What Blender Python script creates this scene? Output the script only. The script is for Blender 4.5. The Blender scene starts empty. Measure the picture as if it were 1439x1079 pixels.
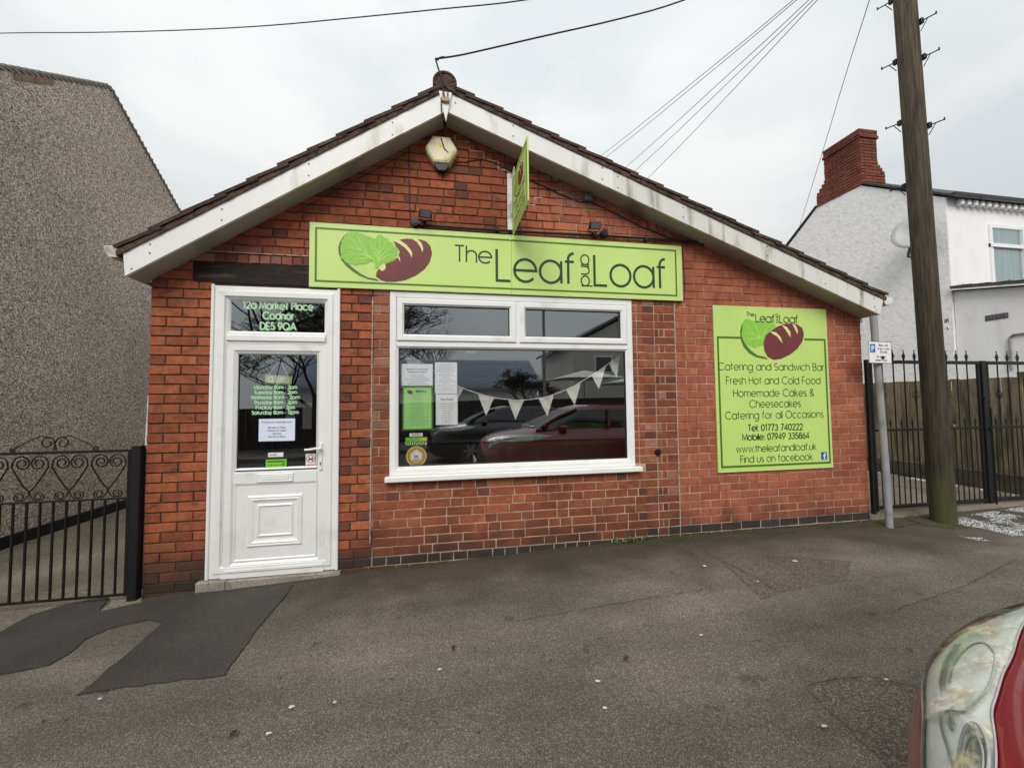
import bpy, bmesh, math, random
from mathutils import Vector, Matrix, noise
random.seed(7)
S=bpy.context.scene
COL=S.collection
R=math.radians
# ---------------------------------------------------------------- camera
cd=bpy.data.cameras.new('camera'); cam=bpy.data.objects.new('camera',cd); COL.objects.link(cam)
rt=Vector((0.98398191,-0.17797355,-0.01024785)); dn=Vector((-0.00209074,0.04596049,-0.99894107)); fw=Vector((0.17825608,0.98296137,0.04485219))
m=Matrix((( rt.x,-dn.x,-fw.x,2.355),(rt.y,-dn.y,-fw.y,-3.75),(rt.z,-dn.z,-fw.z,1.436),(0,0,0,1)))
cam.matrix_world=m
cd.sensor_width=36; cd.lens=560/1439*36; cd.clip_start=.02; cd.clip_end=800
S.camera=cam
# ---------------------------------------------------------------- sky and sun (overcast)
W=bpy.data.worlds.new('World'); S.world=W; W.use_nodes=True
nt=W.node_tree; nt.nodes.clear()
N=nt.nodes.new; L=nt.links.new
out=N('ShaderNodeOutputWorld'); bg=N('ShaderNodeBackground'); L(bg.outputs[0],out.inputs[0])
sky=N('ShaderNodeTexSky'); sky.sky_type='NISHITA'; sky.sun_disc=False; sky.sun_elevation=R(42); sky.sun_rotation=R(200)
tc=N('ShaderNodeTexCoord'); 
mp=N('ShaderNodeMapping'); mp.inputs['Scale'].default_value=(1,1,2.2); L(tc.outputs['Generated'],mp.inputs[0])
n1=N('ShaderNodeTexNoise'); n1.inputs['Scale'].default_value=1.7; n1.inputs['Detail'].default_value=6; n1.inputs['Roughness'].default_value=.52; L(mp.outputs[0],n1.inputs[0])
cr=N('ShaderNodeValToRGB'); cr.color_ramp.elements[0].position=.38; cr.color_ramp.elements[0].color=(.415,.437,.448,1)
cr.color_ramp.elements[1].position=.60; cr.color_ramp.elements[1].color=(.53,.537,.53,1); L(n1.outputs[0],cr.inputs[0])
sp=N('ShaderNodeSeparateXYZ'); L(tc.outputs['Generated'],sp.inputs[0])
el=N('ShaderNodeMapRange'); el.inputs[1].default_value=0; el.inputs[2].default_value=1; el.inputs[3].default_value=.84; el.inputs[4].default_value=1.5; L(sp.outputs[2],el.inputs[0])
sc=N('ShaderNodeVectorMath'); sc.operation='SCALE'; L(cr.outputs[0],sc.inputs[0]); L(el.outputs[0],sc.inputs['Scale'])
sk=N('ShaderNodeVectorMath'); sk.operation='SCALE'; sk.inputs['Scale'].default_value=.05; L(sky.outputs[0],sk.inputs[0])
mx=N('ShaderNodeMix'); mx.data_type='RGBA'; mx.inputs[0].default_value=.94; L(sk.outputs[0],mx.inputs[6]); L(sc.outputs[0],mx.inputs[7])
L(mx.outputs[2],bg.inputs[0]); bg.inputs[1].default_value=1.0
sd=bpy.data.lights.new('sun','SUN'); sd.energy=1.5; sd.angle=R(35); sd.color=(1,.955,.90)
sun=bpy.data.objects.new('sun',sd); COL.objects.link(sun)
az,elv=R(200),R(42)   # compass bearing of the sun (behind the camera, slightly to its left)
sv=Vector((math.sin(az)*math.cos(elv),math.cos(az)*math.cos(elv),math.sin(elv)))
sun.rotation_euler=sv.to_track_quat('Z','Y').to_euler(); sun.location=(0,-20,20)
vs=S.view_settings; vs.view_transform='Standard'; vs.look='None'; vs.exposure=0.66; vs.gamma=1; vs.use_curve_mapping=False
# ---------------------------------------------------------------- materials
def newmat(name):
    m=bpy.data.materials.new(name); m.use_nodes=True
    return m,m.node_tree,m.node_tree.nodes['Principled BSDF']
def setin(b,k,v):
    if k in b.inputs: b.inputs[k].default_value=v
def MAT(name,col,rough=.6,var=.12,scale=6,bump=0,bscale=80,metal=0,spec=.4,rnd=0,stretch=None,coat=0,dirt=None,dscale=3,dlo=.52,dhi=.7):
    """procedural material: base colour broken by noise, optional second colour (dirt) in patches, bump"""
    m,nt,b=newmat(name); N=nt.nodes.new; L=nt.links.new
    tc=N('ShaderNodeTexCoord'); src=tc.outputs['Object']
    oi=N('ShaderNodeObjectInfo')
    ad=N('ShaderNodeVectorMath'); ad.operation='MULTIPLY_ADD'; ad.inputs[1].default_value=(1,1,1)
    if stretch:
        mp=N('ShaderNodeMapping'); mp.inputs['Scale'].default_value=stretch; L(src,mp.inputs[0]); src=mp.outputs[0]
    sc=N('ShaderNodeVectorMath'); sc.operation='SCALE'; sc.inputs[0].default_value=(7.3,3.1,5.7); L(oi.outputs['Random'],sc.inputs['Scale'])
    L(src,ad.inputs[0]); L(sc.outputs[0],ad.inputs[2]); src=ad.outputs[0]
    n=N('ShaderNodeTexNoise'); n.inputs['Scale'].default_value=scale; n.inputs['Detail'].default_value=6; n.inputs['Roughness'].default_value=.62; L(src,n.inputs[0])
    mr=N('ShaderNodeMapRange'); mr.inputs[1].default_value=.3; mr.inputs[2].default_value=.7; mr.inputs[3].default_value=1-var; mr.inputs[4].default_value=1+var; L(n.outputs[0],mr.inputs[0])
    v=mr.outputs[0]
    if rnd:
        geo=N('ShaderNodeNewGeometry'); a=N('ShaderNodeMath'); a.operation='ADD'; L(oi.outputs['Random'],a.inputs[0]); L(geo.outputs['Random Per Island'],a.inputs[1])
        f=N('ShaderNodeMath'); f.operation='FRACT'; L(a.outputs[0],f.inputs[0])
        r=N('ShaderNodeMapRange'); r.inputs[3].default_value=1-rnd; r.inputs[4].default_value=1+rnd; L(f.outputs[0],r.inputs[0])
        mu=N('ShaderNodeMath'); mu.operation='MULTIPLY'; L(v,mu.inputs[0]); L(r.outputs[0],mu.inputs[1]); v=mu.outputs[0]
    c=N('ShaderNodeVectorMath'); c.operation='SCALE'; c.inputs[0].default_value=col; L(v,c.inputs['Scale']); cc=c.outputs[0]
    if dirt:
        n2=N('ShaderNodeTexNoise'); n2.inputs['Scale'].default_value=dscale; n2.inputs['Detail'].default_value=5; L(src,n2.inputs[0])
        m2=N('ShaderNodeMapRange'); m2.inputs[1].default_value=dlo; m2.inputs[2].default_value=dhi; L(n2.outputs[0],m2.inputs[0])
        x=N('ShaderNodeMix'); x.data_type='RGBA'; L(m2.outputs[0],x.inputs[0]); L(cc,x.inputs[6]); x.inputs[7].default_value=(*dirt,1); cc=x.outputs[2]
    L(cc,b.inputs['Base Color'])
    b.inputs['Roughness'].default_value=rough; b.inputs['Metallic'].default_value=metal; setin(b,'Specular IOR Level',spec)
    if coat: setin(b,'Coat Weight',coat); setin(b,'Coat Roughness',.04)
    if bump:
        n3=N('ShaderNodeTexNoise'); n3.inputs['Scale'].default_value=bscale; n3.inputs['Detail'].default_value=4; L(src,n3.inputs[0])
        bp=N('ShaderNodeBump'); bp.inputs['Strength'].default_value=bump; bp.inputs['Distance'].default_value=.01; L(n3.outputs[0],bp.inputs['Height']); L(bp.outputs[0],b.inputs['Normal'])
    return m
def ramp_brick(name,cols,mott=.25,bump=.5,smear=None,smlo=.58,smhi=.72,streak=False,rough=.85):
    """brick: each piece takes its own tone; mottled, pitted, with mortar or soot smears"""
    m,nt,b=newmat(name); N=nt.nodes.new; L=nt.links.new
    tc=N('ShaderNodeTexCoord'); oi=N('ShaderNodeObjectInfo'); geo=N('ShaderNodeNewGeometry')
    a=N('ShaderNodeMath'); a.operation='ADD'; L(oi.outputs['Random'],a.inputs[0]); L(geo.outputs['Random Per Island'],a.inputs[1])
    f=N('ShaderNodeMath'); f.operation='FRACT'; L(a.outputs[0],f.inputs[0])
    cr=N('ShaderNodeValToRGB'); e=cr.color_ramp.elements
    while len(e)<len(cols): e.new(.5)
    for i,c in enumerate(cols): e[i].position=i/(len(cols)-1)*.999; e[i].color=(*c,1)
    L(f.outputs[0],cr.inputs[0])
    n=N('ShaderNodeTexNoise'); n.inputs['Scale'].default_value=14; n.inputs['Detail'].default_value=8; n.inputs['Roughness'].default_value=.7; L(geo.outputs['Position'],n.inputs[0])
    mr=N('ShaderNodeMapRange'); mr.inputs[1].default_value=.3; mr.inputs[2].default_value=.7; mr.inputs[3].default_value=1-mott; mr.inputs[4].default_value=1+mott; L(n.outputs[0],mr.inputs[0])
    big=N('ShaderNodeTexNoise'); big.inputs['Scale'].default_value=1.1; big.inputs['Detail'].default_value=3; L(geo.outputs['Position'],big.inputs[0])
    br=N('ShaderNodeMapRange'); br.inputs[1].default_value=.35; br.inputs[2].default_value=.65; br.inputs[3].default_value=.74; br.inputs[4].default_value=1.2; L(big.outputs[0],br.inputs[0])
    mu=N('ShaderNodeMath'); mu.operation='MULTIPLY'; L(mr.outputs[0],mu.inputs[0]); L(br.outputs[0],mu.inputs[1])
    c=N('ShaderNodeVectorMath'); c.operation='SCALE'; L(cr.outputs[0],c.inputs[0]); L(mu.outputs[0],c.inputs['Scale']); cc=c.outputs[0]
    # dark pits
    n5=N('ShaderNodeTexNoise'); n5.inputs['Scale'].default_value=90; n5.inputs['Detail'].default_value=3; L(geo.outputs['Position'],n5.inputs[0])
    p=N('ShaderNodeMapRange'); p.inputs[1].default_value=.64; p.inputs[2].default_value=.72; p.inputs[4].default_value=.55; L(n5.outputs[0],p.inputs[0])
    x=N('ShaderNodeMix'); x.data_type='RGBA'; L(p.outputs[0],x.inputs[0]); L(cc,x.inputs[6]); x.inputs[7].default_value=(.05,.028,.02,1); cc=x.outputs[2]
    if smear:
        mp=N('ShaderNodeMapping'); mp.inputs['Scale'].default_value=(22,22,5) if streak else (7,7,14); L(geo.outputs['Position'],mp.inputs[0])
        n2=N('ShaderNodeTexNoise'); n2.inputs['Scale'].default_value=1; n2.inputs['Detail'].default_value=5; L(mp.outputs[0],n2.inputs[0])
        m2=N('ShaderNodeMapRange'); m2.inputs[1].default_value=smlo; m2.inputs[2].default_value=smhi; m2.inputs[4].default_value=.8; L(n2.outputs[0],m2.inputs[0])
        x=N('ShaderNodeMix'); x.data_type='RGBA'; L(m2.outputs[0],x.inputs[0]); L(cc,x.inputs[6]); x.inputs[7].default_value=(*smear,1); cc=x.outputs[2]
    # damp, sooty staining with a ragged upper edge at the wall foot
    sz=N('ShaderNodeSeparateXYZ'); L(geo.outputs['Position'],sz.inputs[0])
    nf=N('ShaderNodeTexNoise'); nf.inputs['Scale'].default_value=3.5; nf.inputs['Detail'].default_value=7; L(geo.outputs['Position'],nf.inputs[0])
    zf=N('ShaderNodeMath'); zf.operation='MULTIPLY_ADD'; zf.inputs[1].default_value=-.8; L(nf.outputs[0],zf.inputs[0]); L(sz.outputs[2],zf.inputs[2])
    df=N('ShaderNodeMapRange'); df.inputs[1].default_value=-.02; df.inputs[2].default_value=-.36; df.inputs[3].default_value=0; df.inputs[4].default_value=.8; L(zf.outputs[0],df.inputs[0])
    xf=N('ShaderNodeMix'); xf.data_type='RGBA'; L(df.outputs[0],xf.inputs[0]); L(cc,xf.inputs[6]); xf.inputs[7].default_value=(.045,.03,.02,1); cc=xf.outputs[2]
    L(cc,b.inputs['Base Color']); b.inputs['Roughness'].default_value=rough; setin(b,'Specular IOR Level',.25)
    ad=N('ShaderNodeMath'); ad.operation='ADD'; L(n.outputs[0],ad.inputs[0]); L(n5.outputs[0],ad.inputs[1])
    bp=N('ShaderNodeBump'); bp.inputs['Strength'].default_value=bump; bp.inputs['Distance'].default_value=.006; L(ad.outputs[0],bp.inputs['Height']); L(bp.outputs[0],b.inputs['Normal'])
    return m
B_OR=ramp_brick('brick_orange',[(.33,.096,.043),(.385,.119,.053),(.295,.083,.039),(.375,.114,.050),(.26,.073,.036),(.355,.104,.046)],mott=.36,bump=.8,smear=(.13,.05,.028),smlo=.56,smhi=.7)
B_RD=ramp_brick('brick_red',[(.24,.070,.036),(.29,.086,.042),(.20,.058,.034),(.26,.076,.038),(.30,.098,.050),(.22,.064,.034)],mott=.34,bump=.8,smear=(.30,.17,.11),smlo=.60,smhi=.76)
B_DK=ramp_brick('brick_dark',[(.13,.052,.034),(.16,.058,.036),(.11,.046,.034),(.20,.064,.036)],smear=(.22,.07,.035),smlo=.58)
B_EX=ramp_brick('brick_extension',[(.38,.115,.066),(.44,.145,.08),(.33,.095,.058),(.46,.15,.08),(.39,.12,.068)],mott=.16,smear=(.24,.065,.04),smlo=.5,smhi=.66,streak=True)
B_GB=ramp_brick('brick_gable',[(.28,.076,.036),(.32,.090,.042),(.235,.064,.033),(.34,.098,.046),(.30,.080,.038)],mott=.34,bump=.8,smear=(.09,.035,.02),smlo=.6)
B_PK=ramp_brick('brick_pink',[(.30,.10,.06),(.24,.07,.045),(.34,.15,.10),(.2,.11,.08)],smear=(.42,.30,.22),smlo=.6)
B_BL=ramp_brick('brick_blue',[(.045,.052,.062),(.06,.066,.075),(.035,.04,.048),(.05,.05,.055)],smear=(.16,.15,.13),smlo=.62,rough=.6)
B_BK=ramp_brick('brick_black_paint',[(.012,.011,.011),(.02,.016,.014),(.05,.018,.014)],smear=(.10,.025,.02),smlo=.62,rough=.6)
B_CH=ramp_brick('brick_chimney',[(.17,.055,.033),(.21,.065,.038),(.13,.045,.03),(.19,.06,.035)],smear=(.08,.04,.03),smlo=.55)
def mortar_mat():
    m,nt,b=newmat('mortar'); N=nt.nodes.new; L=nt.links.new
    g=N('ShaderNodeNewGeometry'); sp=N('ShaderNodeSeparateXYZ'); L(g.outputs['Position'],sp.inputs[0])
    n=N('ShaderNodeTexNoise'); n.inputs['Scale'].default_value=2.2; n.inputs['Detail'].default_value=6; L(g.outputs['Position'],n.inputs[0])
    # boundary between the old sooty joints and the pale repointed ones
    a=N('ShaderNodeMath'); a.operation='MULTIPLY_ADD'; a.inputs[1].default_value=.5; L(n.outputs[0],a.inputs[0]); L(sp.outputs[0],a.inputs[2])
    up=N('ShaderNodeMapRange'); up.inputs[1].default_value=2.4; up.inputs[2].default_value=2.9; up.inputs[3].default_value=0; up.inputs[4].default_value=1.75; L(sp.outputs[2],up.inputs[0])
    s=N('ShaderNodeMath'); s.operation='SUBTRACT'; L(a.outputs[0],s.inputs[0]); L(up.outputs[0],s.inputs[1])
    mr=N('ShaderNodeMapRange'); mr.inputs[1].default_value=1.96; mr.inputs[2].default_value=2.02; L(s.outputs[0],mr.inputs[0])
    x=N('ShaderNodeMix'); x.data_type='RGBA'; L(mr.outputs[0],x.inputs[0]); x.inputs[6].default_value=(.095,.066,.048,1); x.inputs[7].default_value=(.42,.31,.225,1)
    n2=N('ShaderNodeTexNoise'); n2.inputs['Scale'].default_value=9; n2.inputs['Detail'].default_value=8; L(g.outputs['Position'],n2.inputs[0])
    v=N('ShaderNodeMapRange'); v.inputs[1].default_value=.3; v.inputs[2].default_value=.7; v.inputs[3].default_value=.6; v.inputs[4].default_value=1.3; L(n2.outputs[0],v.inputs[0])
    sc=N('ShaderNodeVectorMath'); sc.operation='SCALE'; L(x.outputs[2],sc.inputs[0]); L(v.outputs[0],sc.inputs['Scale']); L(sc.outputs[0],b.inputs['Base Color'])
    b.inputs['Roughness'].default_value=.95; setin(b,'Specular IOR Level',.1)
    return m
MORTAR=mortar_mat()
PALE=MAT('pale_mortar',(.42,.33,.26),.95,.25,30)
def speckle(name,base,light,dark,scale,lo,rough=.85,bump=.6,big=.12,wet=None,dist=.006,lt=.8,bigscale=.9):
    """aggregate surface: coarse voronoi grains of lighter and darker stone over a base, with broad worn patches"""
    m,nt,b=newmat(name); N=nt.nodes.new; L=nt.links.new
    g=N('ShaderNodeNewGeometry'); pos=g.outputs['Position']
    v=N('ShaderNodeTexVoronoi'); v.inputs['Scale'].default_value=scale; L(pos,v.inputs[0])
    sp=N('ShaderNodeSeparateColor'); L(v.outputs['Color'],sp.inputs[0])
    m1=N('ShaderNodeMapRange'); m1.inputs[1].default_value=lo; m1.inputs[2].default_value=1; m1.inputs[4].default_value=lt; L(sp.outputs[0],m1.inputs[0])
    m2=N('ShaderNodeMapRange'); m2.inputs[1].default_value=.6; m2.inputs[2].default_value=1; m2.inputs[4].default_value=.75; L(sp.outputs[1],m2.inputs[0])
    x=N('ShaderNodeMix'); x.data_type='RGBA'; L(m2.outputs[0],x.inputs[0]); x.inputs[6].default_value=(*base,1); x.inputs[7].default_value=(*dark,1)
    y=N('ShaderNodeMix'); y.data_type='RGBA'; L(m1.outputs[0],y.inputs[0]); L(x.outputs[2],y.inputs[6]); y.inputs[7].default_value=(*light,1)
    n=N('ShaderNodeTexNoise'); n.inputs['Scale'].default_value=bigscale; n.inputs['Detail'].default_value=9; n.inputs['Roughness'].default_value=.6; L(pos,n.inputs[0])
    r=N('ShaderNodeMapRange'); r.inputs[1].default_value=.3; r.inputs[2].default_value=.7; r.inputs[3].default_value=1-big; r.inputs[4].default_value=1+big; L(n.outputs[0],r.inputs[0])
    sc=N('ShaderNodeVectorMath'); sc.operation='SCALE'; L(y.outputs[2],sc.inputs[0]); L(r.outputs[0],sc.inputs['Scale']); cc=sc.outputs[0]
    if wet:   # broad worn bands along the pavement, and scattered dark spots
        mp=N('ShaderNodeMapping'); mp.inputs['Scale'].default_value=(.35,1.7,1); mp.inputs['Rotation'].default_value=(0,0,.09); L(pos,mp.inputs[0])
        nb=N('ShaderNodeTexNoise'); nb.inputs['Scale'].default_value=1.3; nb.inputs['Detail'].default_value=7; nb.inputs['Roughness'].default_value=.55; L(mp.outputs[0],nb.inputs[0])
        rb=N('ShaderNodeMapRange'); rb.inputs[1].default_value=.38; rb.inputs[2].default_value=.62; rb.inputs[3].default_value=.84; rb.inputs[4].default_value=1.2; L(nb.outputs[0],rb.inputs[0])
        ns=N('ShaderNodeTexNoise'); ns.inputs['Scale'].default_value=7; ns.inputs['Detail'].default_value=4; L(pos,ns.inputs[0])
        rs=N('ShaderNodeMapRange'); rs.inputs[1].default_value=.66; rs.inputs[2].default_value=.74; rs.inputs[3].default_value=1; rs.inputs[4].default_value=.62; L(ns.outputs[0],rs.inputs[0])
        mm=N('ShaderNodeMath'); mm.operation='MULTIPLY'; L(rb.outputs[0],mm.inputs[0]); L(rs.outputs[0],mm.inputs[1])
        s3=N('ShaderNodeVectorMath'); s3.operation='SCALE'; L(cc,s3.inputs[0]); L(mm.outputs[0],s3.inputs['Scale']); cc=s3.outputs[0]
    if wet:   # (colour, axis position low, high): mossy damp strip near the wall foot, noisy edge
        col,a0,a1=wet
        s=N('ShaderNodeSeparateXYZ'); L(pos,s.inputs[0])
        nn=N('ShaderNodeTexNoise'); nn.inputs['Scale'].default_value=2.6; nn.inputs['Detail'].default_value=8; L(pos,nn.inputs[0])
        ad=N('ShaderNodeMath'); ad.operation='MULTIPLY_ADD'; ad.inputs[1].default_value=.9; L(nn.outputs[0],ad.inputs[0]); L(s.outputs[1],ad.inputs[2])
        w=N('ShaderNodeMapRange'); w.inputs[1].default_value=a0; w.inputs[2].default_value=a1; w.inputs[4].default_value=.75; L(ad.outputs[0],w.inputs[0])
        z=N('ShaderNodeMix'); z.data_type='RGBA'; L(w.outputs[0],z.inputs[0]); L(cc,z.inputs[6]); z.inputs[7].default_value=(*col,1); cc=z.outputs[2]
    L(cc,b.inputs['Base Color']); b.inputs['Roughness'].default_value=rough; setin(b,'Specular IOR Level',.3)
    bp=N('ShaderNodeBump'); bp.inputs['Strength'].default_value=bump; bp.inputs['Distance'].default_value=dist; L(v.outputs['Distance'],bp.inputs['Height']); bp.invert=True; L(bp.outputs[0],b.inputs['Normal'])
    return m
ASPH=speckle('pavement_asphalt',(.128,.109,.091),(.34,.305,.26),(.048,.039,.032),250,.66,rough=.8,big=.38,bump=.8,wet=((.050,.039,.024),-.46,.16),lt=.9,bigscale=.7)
ASPD=speckle('patch_asphalt',(.050,.045,.041),(.12,.108,.095),(.028,.026,.024),260,.74,rough=.7,big=.24,bump=.5,bigscale=1.6)
ASPC=speckle('coarse_asphalt',(.112,.092,.075),(.32,.28,.23),(.036,.029,.024),170,.62,rough=.85,big=.2,bump=.9)
ROAD=speckle('road_asphalt',(.075,.07,.065),(.16,.15,.14),(.04,.035,.03),120,.65)
CONC=speckle('path_concrete',(.17,.145,.105),(.26,.23,.18),(.10,.085,.06),60,.7,big=.28,bump=.3,bigscale=2)
GRAN=speckle('step_concrete',(.30,.27,.22),(.48,.44,.38),(.10,.09,.075),180,.6,big=.25,bump=.7,bigscale=4)
PEBB=speckle('pebbledash',(.43,.35,.275),(.92,.83,.72),(.05,.036,.028),70,.42,rough=.9,bump=1.0,big=.17,dist=.012,lt=1,bigscale=.55)
KERB=MAT('kerb_stone',(.22,.2,.18),.85,.2,12,.3)
UPVC=MAT('white_upvc',(.83,.835,.82),.28,.03,3,spec=.5,dirt=(.64,.62,.55),dscale=5,dlo=.58,dhi=.85)
GASKET=MAT('black_gasket',(.02,.02,.02),.5,0)
FASC=MAT('white_bargeboard',(.80,.80,.785),.4,.05,3,dirt=(.36,.36,.24),dscale=3.5,dlo=.58,dhi=.76,stretch=(1,1,.35))
FASC2=MAT('weathered_bargeboard',(.68,.68,.64),.45,.07,4,dirt=(.22,.21,.14),dscale=5.5,dlo=.52,dhi=.72,stretch=(1.6,1,.28))
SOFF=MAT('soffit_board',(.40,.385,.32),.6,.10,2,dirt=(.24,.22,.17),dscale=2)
TILE=MAT('roof_tile',(.060,.038,.031),.9,.35,14,.8,60,rnd=.35,dirt=(.13,.09,.07),dscale=9,dlo=.56,dhi=.72)
BED=MAT('verge_mortar',(.10,.062,.047),.95,.45,20,.9,40,dirt=(.03,.02,.018),dscale=12)
SGREEN=MAT('sign_green',(.57,.76,.225),.35,.04,2,spec=.4,dirt=(.48,.63,.20),dscale=3,dlo=.55,dhi=.9,stretch=(1,1,.4))
SGREEN2=MAT('sign_green_board',(.52,.73,.185),.35,.04,2,spec=.4,dirt=(.43,.60,.165),dscale=3,dlo=.55,dhi=.9,stretch=(1,1,.4))
DGREEN=MAT('sign_dark_green',(.065,.17,.02),.4,.03,3)
TGREEN=MAT('sign_text_green',(.018,.055,.028),.4,.03,3)
MAROON=MAT('sign_maroon',(.16,.033,.033),.4,.08,5)
CREAM=MAT('sign_cream',(.75,.72,.33),.4,.03,5)
LEAFG=MAT('sign_leaf',(.26,.58,.06),.4,.05,20)
LEAFL=MAT('sign_leaf_vein',(.46,.74,.16),.4,.03,20)
SEDGE=MAT('sign_edge',(.62,.72,.40),.4,.05)
TIMB=MAT('burnt_timber',(.010,.006,.005),.6,.5,6,.9,30,stretch=(1,1,9),dirt=(.10,.062,.045),dscale=2.2,dlo=.58,dhi=.78)
BLACKM=MAT('black_paint_metal',(.009,.009,.010),.5,.3,30,.2,60,spec=.35)
GATEM=MAT('black_gate_metal',(.012,.010,.010),.55,.4,30,.3,90,spec=.25)
GALV=MAT('grey_post',(.27,.28,.29),.5,.12,6,dirt=(.16,.14,.11),dscale=4)
IVORY=MAT('ivory_plastic',(.74,.69,.46),.35,.05,5,dirt=(.5,.42,.2),dscale=8)
BLKPL=MAT('black_plastic',(.015,.015,.016),.4,.1)
GREYPL=MAT('grey_plastic',(.12,.12,.13),.5,.1)
CABLE=MAT('black_cable',(.02,.016,.015),.6,.2)
WPLAST=MAT('white_plastic',(.72,.72,.70),.4,.08,8,dirt=(.35,.33,.27),dscale=9)
PAPER=MAT('paper',(.86,.87,.87),.8,.04,6)
PAPERB=MAT('bluish_paper',(.72,.77,.92),.8,.03,6)
PGREEN=MAT('green_paper',(.42,.78,.26),.7,.03)
INK=MAT('ink',(.05,.055,.06),.7,0)
INKG=MAT('grey_ink',(.12,.13,.13),.7,0)
VINYL=MAT('pale_green_vinyl',(.50,.74,.50),.5,.02)
VINYLB=MAT('shadow_vinyl',(.16,.45,.16),.5,.02)
OLIVE=MAT('olive_card',(.36,.40,.08),.6,.05)
WHITE=MAT('white_print',(.8,.8,.8),.5,0)
RED=MAT('red_print',(.65,.10,.06),.5,0)
BLUE=MAT('blue_print',(.03,.12,.45),.4,0)
GREENP=MAT('bright_green_print',(.22,.58,.03),.5,0)
YELL=MAT('yellow_print',(.72,.62,.06),.5,0)
BROWNP=MAT('brown_print',(.30,.16,.04),.5,0)
FLAG=MAT('flag_cloth',(.74,.75,.69),.9,.12,25,.1,300)
INTW=MAT('interior_wall',(.07,.06,.05),.8,.2)
INTF=MAT('interior_floor',(.06,.05,.04),.7,.2)
RENDER=MAT('white_render',(.86,.86,.855),.85,.05,9,1.0,16,dirt=(.70,.70,.68),dscale=7,dlo=.5,dhi=.8)
RENDERS=MAT('smooth_white_render',(.84,.845,.845),.85,.05,3,.4,9,dirt=(.68,.67,.62),dscale=3.6,dlo=.58,dhi=.8,stretch=(1,1,.3))
WOODF=MAT('fence_wood',(.165,.132,.082),.9,.35,5,.6,30,rnd=.3,stretch=(6,6,1),dirt=(.05,.055,.025),dscale=1.6,dlo=.5,dhi=.7)
DARKF=MAT('dark_fence',(.035,.028,.024),.9,.3,5,rnd=.2)
SLATE=MAT('slate_roof',(.055,.055,.06),.7,.3,10,.4,30,rnd=.3)
SNOW=MAT('frost',(.62,.64,.66),.7,.15,20,.8,60)
MOSS=MAT('moss',(.055,.065,.02),.95,.4,30,.8,80)
LEAFM=MAT('weed_leaf',(.13,.22,.05),.6,.3,20)
BARK=MAT('bark',(.045,.036,.028),.9,.3,20,.5,50)
CARRED=MAT('car_red_paint',(.19,.003,.009),.32,.04,2,coat=1.0,spec=.5)
CARBLK=MAT('car_black_paint',(.012,.014,.018),.3,.04,2,coat=1.0)
CARGLS=MAT('car_glass',(.02,.025,.025),.04,0,spec=1)
RUBBER=MAT('tyre_rubber',(.02,.02,.02),.8,.1)
ALLOY=MAT('alloy',(.45,.45,.46),.3,.05,metal=.8)
CHROME=MAT('chrome_reflector',(.84,.85,.81),.35,.08,12,.3,14,dirt=(.62,.63,.59),dscale=9)
BOWL=MAT('lamp_bowl',(.62,.64,.63),.14,.1,12,metal=.85)
TRIMG=MAT('lamp_grey_trim',(.33,.34,.33),.4,.2,30)
def pole_mat():
    m,nt,b=newmat('pole_wood'); N=nt.nodes.new; L=nt.links.new
    g=N('ShaderNodeNewGeometry'); mp=N('ShaderNodeMapping'); mp.inputs['Scale'].default_value=(42,42,2.4); L(g.outputs['Position'],mp.inputs[0])
    n=N('ShaderNodeTexNoise'); n.inputs['Scale'].default_value=1; n.inputs['Detail'].default_value=9; n.inputs['Roughness'].default_value=.65; L(mp.outputs[0],n.inputs[0])
    cr=N('ShaderNodeValToRGB'); e=cr.color_ramp.elements; e[0].position=.32; e[0].color=(.016,.012,.008,1); e[1].position=.68; e[1].color=(.15,.115,.07,1); L(n.outputs[0],cr.inputs[0])
    bg=N('ShaderNodeTexNoise'); bg.inputs['Scale'].default_value=1.3; bg.inputs['Detail'].default_value=4; L(g.outputs['Position'],bg.inputs[0])
    sp=N('ShaderNodeSeparateXYZ'); L(g.outputs['Position'],sp.inputs[0])
    # weathered paler towards the top, creosote dark in the lower-middle
    zr=N('ShaderNodeMapRange'); zr.inputs[1].default_value=2.0; zr.inputs[2].default_value=6.0; zr.inputs[3].default_value=.46; zr.inputs[4].default_value=.95; L(sp.outputs[2],zr.inputs[0])
    s=N('ShaderNodeVectorMath'); s.operation='SCALE'; L(cr.outputs[0],s.inputs[0]); L(zr.outputs[0],s.inputs['Scale'])
    gm=N('ShaderNodeMath'); gm.operation='MULTIPLY_ADD'; gm.inputs[1].default_value=-1.6; L(bg.outputs[0],gm.inputs[0]); L(sp.outputs[2],gm.inputs[2])
    gr=N('ShaderNodeMapRange'); gr.inputs[1].default_value=-.05; gr.inputs[2].default_value=-.55; gr.inputs[3].default_value=0; gr.inputs[4].default_value=.75; L(gm.outputs[0],gr.inputs[0])
    x=N('ShaderNodeMix'); x.data_type='RGBA'; L(gr.outputs[0],x.inputs[0]); L(s.outputs[0],x.inputs[6]); x.inputs[7].default_value=(.062,.068,.016,1)
    L(x.outputs[2],b.inputs['Base Color']); b.inputs['Roughness'].default_value=.85
    bp=N('ShaderNodeBump'); bp.inputs['Strength'].default_value=.8; bp.inputs['Distance'].default_value=.01; L(n.outputs[0],bp.inputs['Height']); L(bp.outputs[0],b.inputs['Normal'])
    return m
POLEW=pole_mat()
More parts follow.
